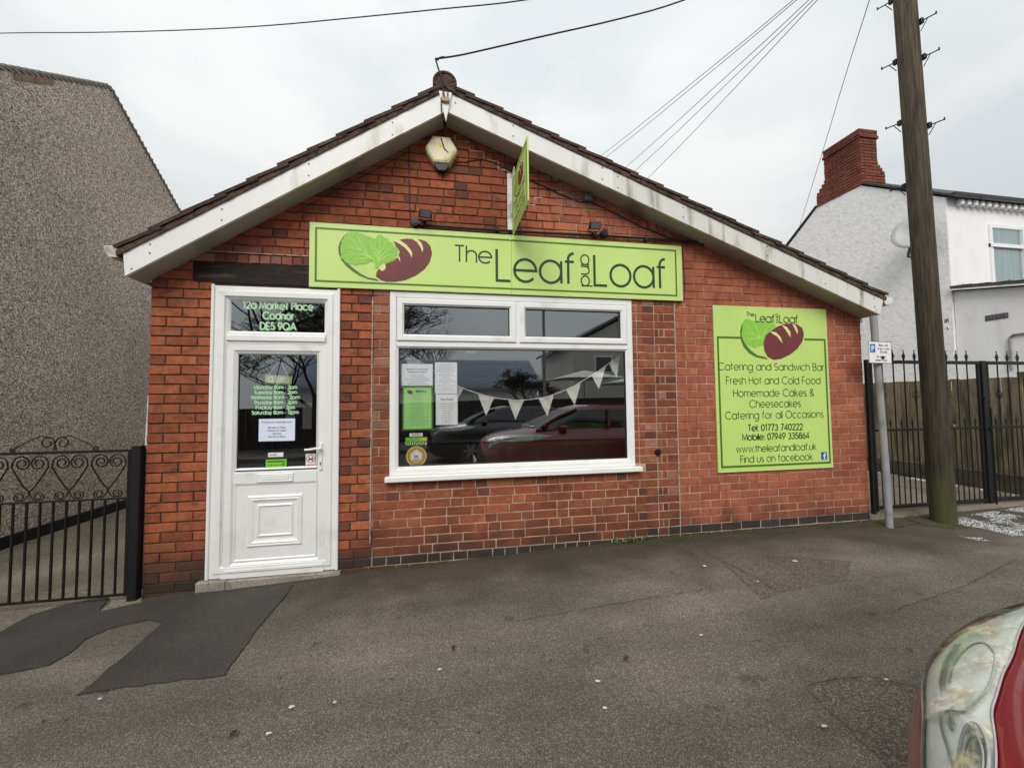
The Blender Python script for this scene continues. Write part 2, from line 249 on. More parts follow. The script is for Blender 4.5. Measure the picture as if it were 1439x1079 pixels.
def glass_mat(name,ior,tint=(.75,.78,.80)):
    m,nt,b=newmat(name); N=nt.nodes.new; L=nt.links.new; nt.nodes.remove(b)
    o=nt.nodes['Material Output']; t=N('ShaderNodeBsdfTransparent'); t.inputs[0].default_value=(*tint,1)
    g=N('ShaderNodeBsdfGlossy'); g.inputs['Roughness'].default_value=.008; g.inputs[0].default_value=(.92,.97,1,1)
    f=N('ShaderNodeFresnel'); f.inputs[0].default_value=ior; ge=N('ShaderNodeNewGeometry'); iv=N('ShaderNodeMath'); iv.operation='SUBTRACT'; iv.inputs[0].default_value=1; L(ge.outputs['Backfacing'],iv.inputs[1]); mu=N('ShaderNodeMath'); mu.operation='MULTIPLY'; L(f.outputs[0],mu.inputs[0]); L(iv.outputs[0],mu.inputs[1]); x=N('ShaderNodeMixShader'); L(mu.outputs[0],x.inputs[0]); L(t.outputs[0],x.inputs[1]); L(g.outputs[0],x.inputs[2]); L(x.outputs[0],o.inputs[0])
    return m
GLASS=glass_mat('double_glazing',3.35,(1,1,1))
def lens_mat():
    m,nt,b=newmat('lamp_lens'); N=nt.nodes.new; L=nt.links.new
    o=nt.nodes['Material Output']
    t=N('ShaderNodeBsdfTransparent'); t.inputs[0].default_value=(.93,.95,.93,1)
    g=N('ShaderNodeNewGeometry'); n=N('ShaderNodeTexNoise'); n.inputs['Scale'].default_value=38; n.inputs['Detail'].default_value=9; n.inputs['Distortion'].default_value=.5; L(g.outputs['Position'],n.inputs[0])
    cr=N('ShaderNodeValToRGB'); e=cr.color_ramp.elements; e[0].position=.42; e[0].color=(.80,.80,.74,1); e[1].position=.60; e[1].color=(.50,.45,.26,1); L(n.outputs[0],cr.inputs[0]); L(cr.outputs[0],b.inputs['Base Color'])
    b.inputs['Roughness'].default_value=.25; setin(b,'Coat Weight',.15); setin(b,'Coat Roughness',.1)
    n2=N('ShaderNodeTexNoise'); n2.inputs['Scale'].default_value=11; n2.inputs['Detail'].default_value=10; n2.inputs['Roughness'].default_value=.68; n2.inputs['Distortion'].default_value=.5; L(g.outputs['Position'],n2.inputs[0])
    mr=N('ShaderNodeMapRange'); mr.inputs[1].default_value=.50; mr.inputs[2].default_value=.64; mr.inputs[3].default_value=.03; mr.inputs[4].default_value=.72; L(n2.outputs[0],mr.inputs[0])
    x=N('ShaderNodeMixShader'); L(mr.outputs[0],x.inputs[0]); L(t.outputs[0],x.inputs[1]); L(b.outputs[0],x.inputs[2])
    gl=N('ShaderNodeBsdfGlossy'); gl.inputs['Roughness'].default_value=.04; f=N('ShaderNodeFresnel'); f.inputs[0].default_value=1.28
    y=N('ShaderNodeMixShader'); L(f.outputs[0],y.inputs[0]); L(x.outputs[0],y.inputs[1]); L(gl.outputs[0],y.inputs[2]); L(y.outputs[0],o.inputs[0])
    return m
LENS=lens_mat()
# ---------------------------------------------------------------- mesh helpers
class Fr:
    """a flat frame: (u, v) on the surface, d proud of it"""
    def __init__(s,o,U,V): s.o=Vector(o); s.U=Vector(U).normalized(); s.V=Vector(V).normalized(); s.N=s.U.cross(s.V)
    def p(s,u,v,d=0): return s.o+s.U*u+s.V*v+s.N*d
def FAC(y): return Fr((0,y,0),(1,0,0),(0,0,1))     # facade frame, normal towards -y
class MB:
    def __init__(s): s.v=[]; s.f=[]; s.mi=[]
    def add(s,vs,fs,mi=0):
        k=len(s.v); s.v+= [tuple(p) for p in vs]; s.f+=[tuple(k+i for i in f) for f in fs]; s.mi+=[mi]*len(fs)
    def box(s,x0,x1,y0,y1,z0,z1,mi=0,M=None):
        P=[Vector((x,y,z)) for z in (z0,z1) for y in (y0,y1) for x in (x0,x1)]
        if M: P=[M@p for p in P]
        s.add(P,[(0,2,3,1),(4,5,7,6),(0,1,5,4),(2,6,7,3),(0,4,6,2),(1,3,7,5)],mi)
    def bbox(s,x0,x1,y0,y1,z0,z1,b=.006,mi=0,M=None):
        """box with chamfered edges all round"""
        P=[];
        for (sx,sy,sz) in [(i,j,k) for i in (0,1) for j in (0,1) for k in (0,1)]:
            X=(x0,x1)[sx];Y=(y0,y1)[sy];Z=(z0,z1)[sz];dx=b*(1-2*sx);dy=b*(1-2*sy);dz=b*(1-2*sz)
            P+=[Vector((X,Y+dy,Z+dz)),Vector((X+dx,Y,Z+dz)),Vector((X+dx,Y+dy,Z))]
        if M: P=[M@p for p in P]
        c=lambda i,j,k:(i*4+j*2+k)*3
        F=[]
        for i in (0,1): q=[c(i,0,0),c(i,1,0),c(i,1,1),c(i,0,1)]; F.append(q if i==0 else q[::-1])
        for j in (0,1): q=[c(0,j,0)+1,c(0,j,1)+1,c(1,j,1)+1,c(1,j,0)+1]; F.append(q if j==0 else q[::-1])
        for k in (0,1): q=[c(0,0,k)+2,c(1,0,k)+2,c(1,1,k)+2,c(0,1,k)+2]; F.append(q if k==0 else q[::-1])
        for j in (0,1):
            for k in (0,1): F.append([c(0,j,k)+1,c(1,j,k)+1,c(1,j,k)+2,c(0,j,k)+2])
        for i in (0,1):
            for k in (0,1): F.append([c(i,0,k)+0,c(i,1,k)+0,c(i,1,k)+2,c(i,0,k)+2])
        for i in (0,1):
            for j in (0,1): F.append([c(i,j,0)+0,c(i,j,1)+0,c(i,j,1)+1,c(i,j,0)+1])
        for n in range(8): F.append([n*3,n*3+1,n*3+2])
        s.add(P,F,mi)
    def poly(s,fr,pts,d0,d1,mi=0):
        n=len(pts)
        a=sum(pts[i][0]*pts[(i+1)%n][1]-pts[(i+1)%n][0]*pts[i][1] for i in range(n))
        if a<0: pts=pts[::-1]
        P=[fr.p(u,v,d0) for u,v in pts]+[fr.p(u,v,d1) for u,v in pts]
        s.add(P,[tuple(range(n))[::-1],tuple(range(n,2*n))]+[(i,(i+1)%n,n+(i+1)%n,n+i) for i in range(n)],mi)
    def flat(s,fr,pts,d,mi=0):
        n=len(pts); a=sum(pts[i][0]*pts[(i+1)%n][1]-pts[(i+1)%n][0]*pts[i][1] for i in range(n))
        if a<0: pts=pts[::-1]
        s.add([fr.p(u,v,d) for u,v in pts],[tuple(range(n))],mi)
    def rect(s,fr,u0,u1,v0,v1,d,mi=0): s.flat(fr,[(u0,v0),(u1,v0),(u1,v1),(u0,v1)],d,mi)
    def ribbon(s,fr,pts,w,d,mi=0,closed=False,w2=None):
        n=len(pts); P=[]
        for i in range(n):
            a=Vector(pts[(i-1)%n] if (i>0 or closed) else pts[i]); c=Vector(pts[(i+1)%n] if (i<n-1 or closed) else pts[i]); b=Vector(pts[i])
            d1=(b-a); d2=(c-b)
            if d1.length<1e-9: d1=d2
            if d2.length<1e-9: d2=d1
            d1=d1.normalized(); d2=d2.normalized(); t=(d1+d2)
            t=t.normalized() if t.length>1e-6 else d1
            nn=Vector((-t.y,t.x)); k=min(1/max(abs(t.dot(d1)),.35),2.2); ww=w if w2 is None else w+(w2-w)*i/(n-1)
            P+=[fr.p(*(b+nn*ww*k*.5),d),fr.p(*(b-nn*ww*k*.5),d)]
        F=[(2*i+1,2*i+3,2*i+2,2*i) for i in range(n-1)]
        if closed: F.append((2*n-1,1,0,2*n-2))
        s.add(P,F,mi)
    def tube(s,pts,r,n=6,mi=0,r2=None,cap=True):
        pts=[Vector(p) for p in pts]; P=[]; m=len(pts); up=None
        for i,p in enumerate(pts):
            t=(pts[min(i+1,m-1)]-pts[max(i-1,0)]).normalized()
            if up is None: up=Vector((0,0,1)) if abs(t.z)<.9 else Vector((1,0,0))
            a=t.cross(up)
            if a.length<1e-5: a=t.cross(Vector((0,1,0)))
            a.normalize(); b=a.cross(t); up=b
            rr=r if r2 is None else r+(r2-r)*i/(m-1)
            P+=[p+(a*math.cos(2*math.pi*k/n)+b*math.sin(2*math.pi*k/n))*rr for k in range(n)]
        F=[(i*n+k,i*n+(k+1)%n,(i+1)*n+(k+1)%n,(i+1)*n+k) for i in range(m-1) for k in range(n)]
        if cap: F+=[tuple(range(n))[::-1],tuple(range((m-1)*n,m*n))]
        s.add(P,F,mi)
    def disc(s,fr,u,v,r,d0,d1,n=20,mi=0): s.poly(fr,[(u+r*math.cos(2*math.pi*i/n),v+r*math.sin(2*math.pi*i/n)) for i in range(n)],d0,d1,mi)
    def fdisc(s,fr,u,v,r,d,n=24,mi=0): s.flat(fr,[(u+r*math.cos(2*math.pi*i/n),v+r*math.sin(2*math.pi*i/n)) for i in range(n)],d,mi)
    def ring(s,fr,u0,u1,v0,v1,prof,mi=0):
        """mitred rectangular frame; prof = list of (inset, d) from outside inwards"""
        P=[]
        for (t,d) in prof:
            P+=[fr.p(u0+t,v0+t,d),fr.p(u1-t,v0+t,d),fr.p(u1-t,v1-t,d),fr.p(u0+t,v1-t,d)]
        F=[]
        for i in range(len(prof)-1):
            for k in range(4): F.append((i*4+k,i*4+(k+1)%4,(i+1)*4+(k+1)%4,(i+1)*4+k))
        s.add(P,F,mi)
    def mesh(s,name,mats,smooth=False):
        me=bpy.data.meshes.new(name); me.from_pydata(s.v,[],s.f)
        for m in (mats if isinstance(mats,(list,tuple)) else [mats]): me.materials.append(m)
        if any(s.mi): me.polygons.foreach_set('material_index',s.mi)
        if smooth: me.polygons.foreach_set('use_smooth',[True]*len(s.f))
        me.update(); return me
def world_loc(o):
    v=Vector((0,0,0))
    while o: v=v+o.location; o=o.parent
    return v
def link(name,me,parent=None,label=None,loc=None):
    """link one object; meshes are written in world coordinates, so a child undoes its parent's location"""
    o=bpy.data.objects.new(name,me); COL.objects.link(o)
    if parent is not None: o.parent=parent; o.location=(Vector(loc) if loc is not None else Vector((0,0,0)))-world_loc(parent)
    elif loc is not None: o.location=loc
    if label: o['label']=label
    return o
def part(name,mb,mats,parent,label=None,smooth=False): return link(name,mb.mesh(name,mats,smooth),parent,label)
def thing(name,label,cat,loc=(0,0,0),group=None):
    o=bpy.data.objects.new(name,None); o.empty_display_size=.1; COL.objects.link(o); o.location=loc
    o['label']=label; o['category']=cat
    if group: o['group']=group
    return o
def solo(name,mb,mats,label,cat,group=None,smooth=False,loc=None):
    """a thing that is a single mesh, its origin at its own base"""
    if loc is None:
        xs=[p[0] for p in mb.v]; ys=[p[1] for p in mb.v]; zs=[p[2] for p in mb.v]; loc=((min(xs)+max(xs))/2,(min(ys)+max(ys))/2,min(zs))
    mb.v=[(p[0]-loc[0],p[1]-loc[1],p[2]-loc[2]) for p in mb.v]
    o=bpy.data.objects.new(name,mb.mesh(name,mats,smooth)); COL.objects.link(o); o.location=loc; o['label']=label; o['category']=cat
    if group: o['group']=group
    return o
def structure(name,mb,mats,smooth=False,kind='structure',label=None,cat=None):
    o=bpy.data.objects.new(name,mb.mesh(name,mats,smooth)); COL.objects.link(o); o['kind']=kind
    if label: o['label']=label
    if cat: o['category']=cat
    return o
def copy_tree(o,parent=None):
    c=o.copy(); COL.objects.link(c); c.parent=parent
    for ch in list(o.children): copy_tree(ch,c)
    return c
GX=[-60,-2.5,0,.41,1.5,2.9,3.6,4.7,7.1,9,12,60]; GZ=[-.9,-.165,-.104,-.086,-.034,.005,.03,.058,.06,.09,.12,.5]
def g(x):
    if x<=GX[0]: return GZ[0]
    for i in range(len(GX)-1):
        if x<=GX[i+1]: return GZ[i]+(GZ[i+1]-GZ[i])*(x-GX[i])/(GX[i+1]-GX[i])
    return GZ[-1]
# ---------------------------------------------------------------- geometric stroke lettering (cap height 1)
def arc(cx,cy,r,a0,a1,n=14,ry=None):
    ry=r if ry is None else ry
    return [(cx+r*math.cos(R(a0+(a1-a0)*i/n)),cy+ry*math.sin(R(a0+(a1-a0)*i/n))) for i in range(n+1)]
X=.72; r_=.36
def circ(cx,cy,r,ry=None): return arc(cx,cy,r,0,360,24,ry)
GL={
'a':(.72,[circ(r_,r_,r_),[(X,0),(X,X)]]),'b':(.72,[circ(r_,r_,r_),[(0,0),(0,1)]]),'c':(.64,[arc(r_,r_,r_,48,312,18)]),
'd':(.72,[circ(r_,r_,r_),[(X,0),(X,1)]]),'e':(.72,[[(0.01,r_),(X,r_)]+arc(r_,r_,r_,0,318,20)[1:]]),
'f':(.32,[[(.11,0),(.11,.8)]+arc(.31,.8,.2,180,90,6)[1:],[(0,X),(.31,X)]]),
'g':(.72,[circ(r_,r_,r_),[(X,X),(X,.03)]+arc(r_,.03,r_,0,-150,12)[1:]]),
'h':(.56,[[(0,0),(0,1)],arc(.28,.44,.28,180,0,12)+[(.56,0)]]),'i':(.0,[[(0,0),(0,X)],[(0,.92),(0,1)]]),
'k':(.48,[[(0,0),(0,1)],[(.44,X),(.02,.33)],[(.14,.44),(.48,0)]]),'l':(.0,[[(0,0),(0,1)]]),
'm':(.96,[[(0,0),(0,X)],arc(.24,.47,.24,180,0,10)+[(.48,0)],arc(.72,.47,.24,180,0,10)+[(.96,0)]]),
'n':(.56,[[(0,0),(0,X)],arc(.28,.44,.28,180,0,12)+[(.56,0)]]),'o':(.72,[circ(r_,r_,r_)]),
'p':(.72,[circ(r_,r_,r_),[(0,-.3),(0,X)]]),'r':(.27,[[(0,0),(0,X)],arc(.27,.45,.27,180,90,8)]),
's':(.40,[arc(.2,.53,.17,35,270,12)+arc(.2,.18,.18,90,-145,12)[1:]]),'t':(.30,[[(.12,0),(.12,.98)],[(0,X),(.3,X)]]),
'u':(.56,[[(0,X)]+arc(.28,.28,.28,180,360,12)+[(.56,X)]]),'v':(.56,[[(0,X),(.28,0),(.56,X)]]),
'w':(.86,[[(0,X),(.22,0),(.43,X),(.64,0),(.86,X)]]),'y':(.56,[[(0,X),(.29,0)],[(.56,X),(.16,-.3)]]),
'A':(.84,[[(0,0),(.42,1),(.84,0)],[(.15,.33),(.69,.33)]]),
'B':(.54,[[(0,0),(0,1),(.28,1)]+arc(.28,.76,.24,90,-90,10)[1:]+[(0,.52)],[(.28,.52)]+arc(.28,.26,.26,90,-90,10)[1:]+[(0,0)]]),
'C':(.90,[arc(.5,.5,.5,42,318,24)]),'D':(.74,[[(0,0),(0,1),(.24,1)]+arc(.24,.5,.5,90,-90,16)[1:]+[(0,0)]]),
'E':(.5,[[(.5,1),(0,1),(0,0),(.5,0)],[(0,.5),(.46,.5)]]),'F':(.48,[[(.48,1),(0,1),(0,0)],[(0,.5),(.42,.5)]]),
'H':(.64,[[(0,0),(0,1)],[(.64,0),(.64,1)],[(0,.52),(.64,.52)]]),'L':(.44,[[(0,1),(0,0),(.44,0)]]),
'M':(.86,[[(0,0),(.04,1),(.43,.1),(.82,1),(.86,0)]]),'O':(1.0,[circ(.5,.5,.5)]),
'S':(.52,[arc(.26,.74,.24,30,270,12)+arc(.26,.26,.26,90,-150,12)[1:]]),'P':(.5,[[(0,0),(0,1),(.26,1)]+arc(.26,.74,.26,90,-90,10)[1:]+[(0,.48)]]),'Q':(1.0,[circ(.5,.5,.5),[(.60,.26),(.95,-.02)]]),'W':(1.1,[[(0,1),(.27,0),(.55,1),(.83,0),(1.1,1)]]),'-':(.3,[[(0,.36),(.3,.36)]]),'R':(.52,[[(0,0),(0,1),(.26,1)]+arc(.26,.74,.26,90,-90,10)[1:]+[(0,.48)],[(.24,.48),(.52,0)]]),
'T':(.5,[[(.25,0),(.25,1)],[(0,1),(.5,1)]]),
'0':(.56,[circ(.28,.5,.28,.5)]),'1':(.30,[[(0,.82),(.2,1),(.2,0)]]),
'2':(.54,[arc(.27,.72,.27,170,-35,12)+[(.02,0),(.54,0)]]),'3':(.52,[arc(.25,.74,.22,150,-90,12),arc(.25,.27,.26,90,-150,12)]),
'4':(.58,[[(.44,0),(.44,1),(0,.26),(.58,.26)]]),'5':(.54,[[(.48,1),(.12,1),(.06,.55)]+arc(.26,.32,.29,125,-150,14)]),
'6':(.54,[circ(.27,.3,.27,.3),[(.40,1),(.04,.42)]]),'7':(.5,[[(0,1),(.5,1),(.12,0)]]),'8':(.52,[circ(.26,.76,.21,.23),circ(.26,.27,.26,.27)]),
'9':(.54,[circ(.27,.7,.27,.3),[(.14,0),(.5,.58)]]),'.':(.03,[[(.015,0),(.015,.14)]]),':':(.08,[[(.04,0),(.04,.15)],[(.04,.52),(.04,.67)]]),
'&':(.66,[[(.64,0),(.13,.66)]+arc(.3,.82,.18,200,-30,10)+[(.22,.5)]+arc(.26,.25,.25,110,330,10)+[(.64,.42)]]),
}
def stroke_text(mb,fr,s,u0,v0,h,w,width=None,d=.002,mi=0,gap=.13,space=.42,hscale=1):
    tot=0
    for ch in s: tot+= space if ch==' ' else GL[ch][0]*hscale+gap
    tot-=gap; k=h if width is None else width/tot; x=0; q=0
    for ch in s:
        if ch==' ': x+=space; continue
        adv,st=GL[ch]
        for line in st:
            mb.ribbon(fr,[(u0+(x+a*hscale)*k,v0+b*h) for a,b in line],w,d+.00012*(q%5),mi); q+=1
        x+=adv*hscale+gap
def font_text(mb,fr,s,u,v,size,align='CENTER',bold=0,d=.002,mi=0,shear=0,sx=1):
    """small print with Blender's own typeface, turned into flat faces"""
    c=bpy.data.curves.new('t','FONT'); c.body=s; c.size=size; c.align_x=align; c.offset=bold*size; c.shear=shear; c.resolution_u=2
    o=bpy.data.objects.new('t',c); me=bpy.data.meshes.new_from_object(o)
    mb.add([fr.p(u+p.co.x*sx,v+p.co.y,d) for p in me.vertices],[tuple(p.vertices) for p in me.polygons],mi)
    bpy.data.objects.remove(o); bpy.data.meshes.remove(me); bpy.data.curves.remove(c)
# ---------------- measured outlines (metres on their own sign) and wire routes
LOAF = [(1.942, 2.909), (1.997, 2.933), (2.064, 2.948), (2.12, 2.945), (2.177, 2.947), (2.233, 2.932), (2.273, 2.888), (2.287, 2.821), (2.265, 2.736), (2.217, 2.667), (2.137, 2.604), (2.049, 2.559), (1.963, 2.539), (1.885, 2.535), (1.83, 2.549), (1.788, 2.58), (1.793, 2.621), (1.814, 2.655), (1.834, 2.635), (1.861, 2.645), (1.87, 2.67), (1.867, 2.699), (1.884, 2.708), (1.939, 2.731), (1.974, 2.762), (1.986, 2.787), (1.997, 2.825), (1.962, 2.869)]
SL1 = [(1.926, 2.923), (1.997, 2.928), (2.053, 2.891), (2.096, 2.84), (2.108, 2.807), (2.103, 2.771), (2.085, 2.81), (2.041, 2.861), (1.985, 2.899)]
SL2 = [(2.1, 2.95), (2.156, 2.946), (2.189, 2.916), (2.207, 2.867), (2.201, 2.825), (2.181, 2.874), (2.148, 2.922)]
SL3 = [(1.974, 2.799), (1.994, 2.771), (2.003, 2.726), (1.984, 2.754)]
LEAF = [(1.537, 2.973), (1.56, 2.968), (1.575, 2.979), (1.598, 2.971), (1.62, 2.983), (1.643, 2.968), (1.674, 2.966), (1.697, 2.95), (1.736, 2.946), (1.759, 2.931), (1.786, 2.924), (1.796, 2.958), (1.821, 2.969), (1.84, 2.965), (1.86, 2.941), (1.895, 2.935), (1.899, 2.911), (1.93, 2.9), (1.942, 2.876), (1.966, 2.865), (1.989, 2.837), (1.974, 2.82), (1.978, 2.791), (1.958, 2.778), (1.962, 2.753), (1.935, 2.743), (1.915, 2.722), (1.884, 2.72), (1.868, 2.707), (1.837, 2.705), (1.81, 2.671), (1.795, 2.646), (1.783, 2.661), (1.775, 2.702), (1.744, 2.721), (1.714, 2.699), (1.676, 2.687), (1.645, 2.689), (1.615, 2.673), (1.584, 2.684), (1.554, 2.684), (1.524, 2.701), (1.513, 2.72), (1.485, 2.735), (1.493, 2.764), (1.484, 2.788), (1.497, 2.817), (1.482, 2.84), (1.496, 2.869), (1.491, 2.893), (1.511, 2.911), (1.511, 2.931), (1.531, 2.945)]
CRES = [(1.546, 2.976), (1.507, 2.931), (1.477, 2.88), (1.465, 2.831), (1.469, 2.775), (1.494, 2.711), (1.532, 2.665), (1.585, 2.619), (1.646, 2.581), (1.722, 2.551), (1.819, 2.539), (1.788, 2.56), (1.722, 2.569), (1.661, 2.598), (1.604, 2.64), (1.554, 2.682), (1.512, 2.728), (1.492, 2.776), (1.484, 2.824), (1.494, 2.881), (1.515, 2.931)]
CREAMP = [(1.814, 2.655), (1.837, 2.689), (1.861, 2.708), (1.872, 2.686), (1.872, 2.658), (1.857, 2.639), (1.834, 2.635)]
V1 = [(1.775, 2.726), (1.721, 2.756), (1.66, 2.81), (1.591, 2.895), (1.545, 2.945)]
V2 = [(1.775, 2.726), (1.706, 2.78), (1.675, 2.852), (1.628, 2.947)]
V3 = [(1.706, 2.776), (1.614, 2.775), (1.524, 2.761)]
V4 = [(1.721, 2.752), (1.63, 2.727), (1.554, 2.69)]
V5 = [(1.81, 2.704), (1.818, 2.786), (1.821, 2.885), (1.828, 2.956)]
V6 = [(1.81, 2.737), (1.767, 2.816), (1.736, 2.913)]
V7 = [(1.814, 2.753), (1.883, 2.823), (1.954, 2.86)]
V8 = [(1.81, 2.728), (1.884, 2.774), (1.962, 2.794)]
V9 = [(1.66, 2.81), (1.568, 2.829), (1.5, 2.833)]
V10 = [(1.818, 2.786), (1.868, 2.872), (1.891, 2.923)]
V11 = [(1.818, 2.77), (1.782, 2.85), (1.782, 2.907)]
V12 = [(1.783, 2.661), (1.767, 2.734), (1.737, 2.765)]
BLOAF = [(5.89, 2.173), (5.959, 2.217), (6.051, 2.253), (6.142, 2.265), (6.233, 2.257), (6.296, 2.215), (6.313, 2.146), (6.288, 2.066), (6.22, 1.986), (6.126, 1.923), (6.011, 1.876), (5.921, 1.862), (5.845, 1.894), (5.803, 1.961), (5.796, 2.048), (5.826, 2.126)]
BSL1 = [(5.886, 2.172), (5.957, 2.162), (6.011, 2.111), (6.037, 2.046), (6.015, 2.062), (5.966, 2.119), (5.901, 2.151)]
BSL2 = [(6.028, 2.248), (6.095, 2.224), (6.138, 2.172), (6.139, 2.107), (6.114, 2.142), (6.076, 2.196)]
BSL3 = [(6.165, 2.265), (6.21, 2.243), (6.235, 2.194), (6.228, 2.144), (6.203, 2.193)]
BLEAF = [(5.57, 2.285), (5.62, 2.302), (5.674, 2.278), (5.74, 2.289), (5.806, 2.272), (5.873, 2.283), (5.939, 2.26), (5.96, 2.227), (5.891, 2.186), (5.845, 2.146), (5.809, 2.087), (5.79, 2.019), (5.739, 2.009), (5.684, 1.989), (5.619, 2.017), (5.566, 2.035), (5.54, 2.088), (5.526, 2.13), (5.544, 2.178), (5.541, 2.226)]
BCRES = [(5.583, 2.295), (5.537, 2.236), (5.515, 2.159), (5.518, 2.082), (5.553, 1.996), (5.616, 1.93), (5.701, 1.887), (5.843, 1.865), (5.822, 1.888), (5.713, 1.912), (5.639, 1.959), (5.576, 2.026), (5.546, 2.088), (5.538, 2.159), (5.552, 2.227)]
W1 = [(5.797, 2.077), (5.69, 2.133), (5.585, 2.247)]
W2 = [(5.755, 2.106), (5.715, 2.211), (5.696, 2.279)]
W3 = [(5.743, 2.105), (5.622, 2.074), (5.547, 2.092)]
W4 = [(5.755, 2.106), (5.685, 2.018)]
W5 = [(5.776, 2.096), (5.848, 2.214), (5.916, 2.255)]
W6 = [(5.69, 2.133), (5.603, 2.151), (5.538, 2.159)]
WIRE1 = [(-12.462, 8.999, 11.029), (-7.239, 6.614, 9.723), (-4.573, 5.396, 9.013), (-2.326, 4.371, 8.449), (-0.544, 3.557, 8.044), (1.014, 2.845, 7.745), (2.388, 2.218, 7.493), (3.61, 1.66, 7.279), (4.879, 1.081, 7.219), (6.304, 0.429, 7.199), (7.683, -0.2, 7.211)]
WIRE2 = [(2.323, -0.25, 4.513), (2.5, -0.248, 4.567), (2.694, -0.247, 4.639), (3.303, -0.241, 4.883), (4.106, -0.233, 5.202), (4.818, -0.227, 5.526), (6.045, -0.215, 6.21), (7.683, -0.2, 7.211)]
WIRE3 = [(16.439, 10.0, 7.118), (14.708, 7.983, 7.191), (12.779, 5.737, 7.199), (10.922, 3.573, 7.208), (9.481, 1.894, 7.242), (8.501, 0.753, 7.205), (7.683, -0.2, 7.211)]
WIRE4 = [(6.007, 14.0, 9.974), (6.901, 6.424, 8.346), (7.314, 2.924, 7.677), (7.534, 1.061, 7.353), (7.684, -0.213, 7.195)]
WIRE5 = [(6.276, 14.0, 9.911), (7.034, 6.347, 8.29), (7.378, 2.877, 7.639), (7.561, 1.029, 7.325), (7.685, -0.219, 7.178)]
WIRE6 = [(7.117, 14.0, 9.092), (7.432, 6.103, 7.858), (7.567, 2.713, 7.418), (7.639, 0.91, 7.215), (7.684, -0.226, 7.16)]
WIRE7 = [(7.595, 14.0, 8.813), (7.645, 5.958, 7.713), (7.665, 2.649, 7.352), (7.676, 0.879, 7.189), (7.683, -0.233, 7.142)]
WIRE8 = [(8.317, 14.0, 8.265), (7.948, 5.733, 7.473), (7.807, 2.577, 7.264), (7.73, 0.862, 7.182), (7.681, -0.241, 7.122)]
# ================================================================ SETTING
mb=MB()
xs=sorted(set(GX+[-20,-10,-6,-4,-3.2,-1.2,-.6,.2,.8,1.1,1.9,2.3,5.5,6.3,8,10,14,20,30])); ys=[-2.62,0,1,4,10,30,60]
for i in range(len(xs)-1):
    for j in range(len(ys)-1):
        mb.add([(xs[i],ys[j],g(xs[i])),(xs[i+1],ys[j],g(xs[i+1])),(xs[i+1],ys[j+1],g(xs[i+1])),(xs[i],ys[j+1],g(xs[i]))],[(0,1,2,3)])
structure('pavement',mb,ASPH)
mb=MB(); zr=lambda x:g(x)-.11
for i in range(len(xs)-1):
    for (y0,y1) in ((-9.2,-2.7),):
        mb.add([(xs[i],y0,zr(xs[i])),(xs[i+1],y0,zr(xs[i+1])),(xs[i+1],y1,zr(xs[i+1])),(xs[i],y1,zr(xs[i]))],[(0,1,2,3)])
structure('road',mb,ROAD)
mb=MB()
for i in range(len(xs)-1):
    mb.add([(xs[i],-60,g(xs[i])),(xs[i+1],-60,g(xs[i+1])),(xs[i+1],-9.2,g(xs[i+1])),(xs[i],-9.2,g(xs[i])),(xs[i],-9.2,zr(xs[i])-.05),(xs[i+1],-9.2,zr(xs[i+1])-.05)],[(0,1,2,3),(3,2,5,4)])
structure('far_pavement',mb,ASPH)
kerb=MB(); kerb.box(-30,-12,-2.74,-2.62,-1,g(-20)+.004)
kr=structure('kerb',kerb,KERB)
for i in range(20):
    x0=-11+i*.92; mb=MB(); z=g(x0+.45)+.006; mb.bbox(x0+.004,x0+.912,-2.745,-2.615,z-.2,z,.012); link('kerb_stone',mb.mesh('kerb_stone',KERB),kr)
def sheet(name,pts,mat,dz,kind='structure',step=.07):
    """a thin laid sheet following the pavement's fall, edge slightly ragged"""
    rag=[]
    for i in range(len(pts)):
        a=Vector(pts[i]); b=Vector(pts[(i+1)%len(pts)]); n=max(1,int((b-a).length/step))
        for k in range(n):
            p=a+(b-a)*k/n; j=.009 if k else 0
            rag.append((p.x+random.uniform(-j,j),p.y+random.uniform(-j,j)))
    bm=bmesh.new(); vs=[bm.verts.new((x,y,0)) for x,y in rag]; f=bm.faces.new(vs); bmesh.ops.triangulate(bm,faces=[f])
    for c in [x for x in GX if min(p[0] for p in rag)<x<max(p[0] for p in rag)]:
        bmesh.ops.bisect_plane(bm,geom=bm.verts[:]+bm.edges[:]+bm.faces[:],plane_co=(c,0,0),plane_no=(1,0,0))
    for v in bm.verts: v.co.z=g(v.co.x)+dz
    be=[e for e in bm.edges if len(e.link_faces)==1]; ex=bmesh.ops.extrude_edge_only(bm,edges=be)
    low=[v for v in ex['geom'] if isinstance(v,bmesh.types.BMVert)]
    for v in low: v.co.z-=.03
    bmesh.ops.recalc_face_normals(bm,faces=bm.faces)
    if sum(f.normal.z for f in bm.faces)<0: bmesh.ops.reverse_faces(bm,faces=bm.faces)
    me=bpy.data.meshes.new(name); bm.to_mesh(me); bm.free(); me.materials.append(mat)
    o=bpy.data.objects.new(name,me); COL.objects.link(o); o['kind']=kind; return o
sheet('path',[(-2.5,-.40),(-.636,-.338),(-.658,-.108),(-.528,.024),(-.288,.085),(-.20,-.02),(-.166,-.20),(.06,-.10),(0,0),(0,12),(-2.5,12)],CONC,.004)
sheet('asphalt_patch',[(-2.5,-.40),(-.636,-.338),(-.658,-.108),(-.528,.024),(-.288,.085),(-.166,-.18),(.088,-.095),(.427,-.055),(1.171,-.134),(1.168,-.873),(1.19,-1.244),(.827,-1.214),(.477,-1.212),(.45,-.505),(.311,-.428),(.108,-.48),(.05,-.598),(.086,-.75),(.066,-.854),(-.144,-.889),(-2.5,-1.2)],ASPD,.008)
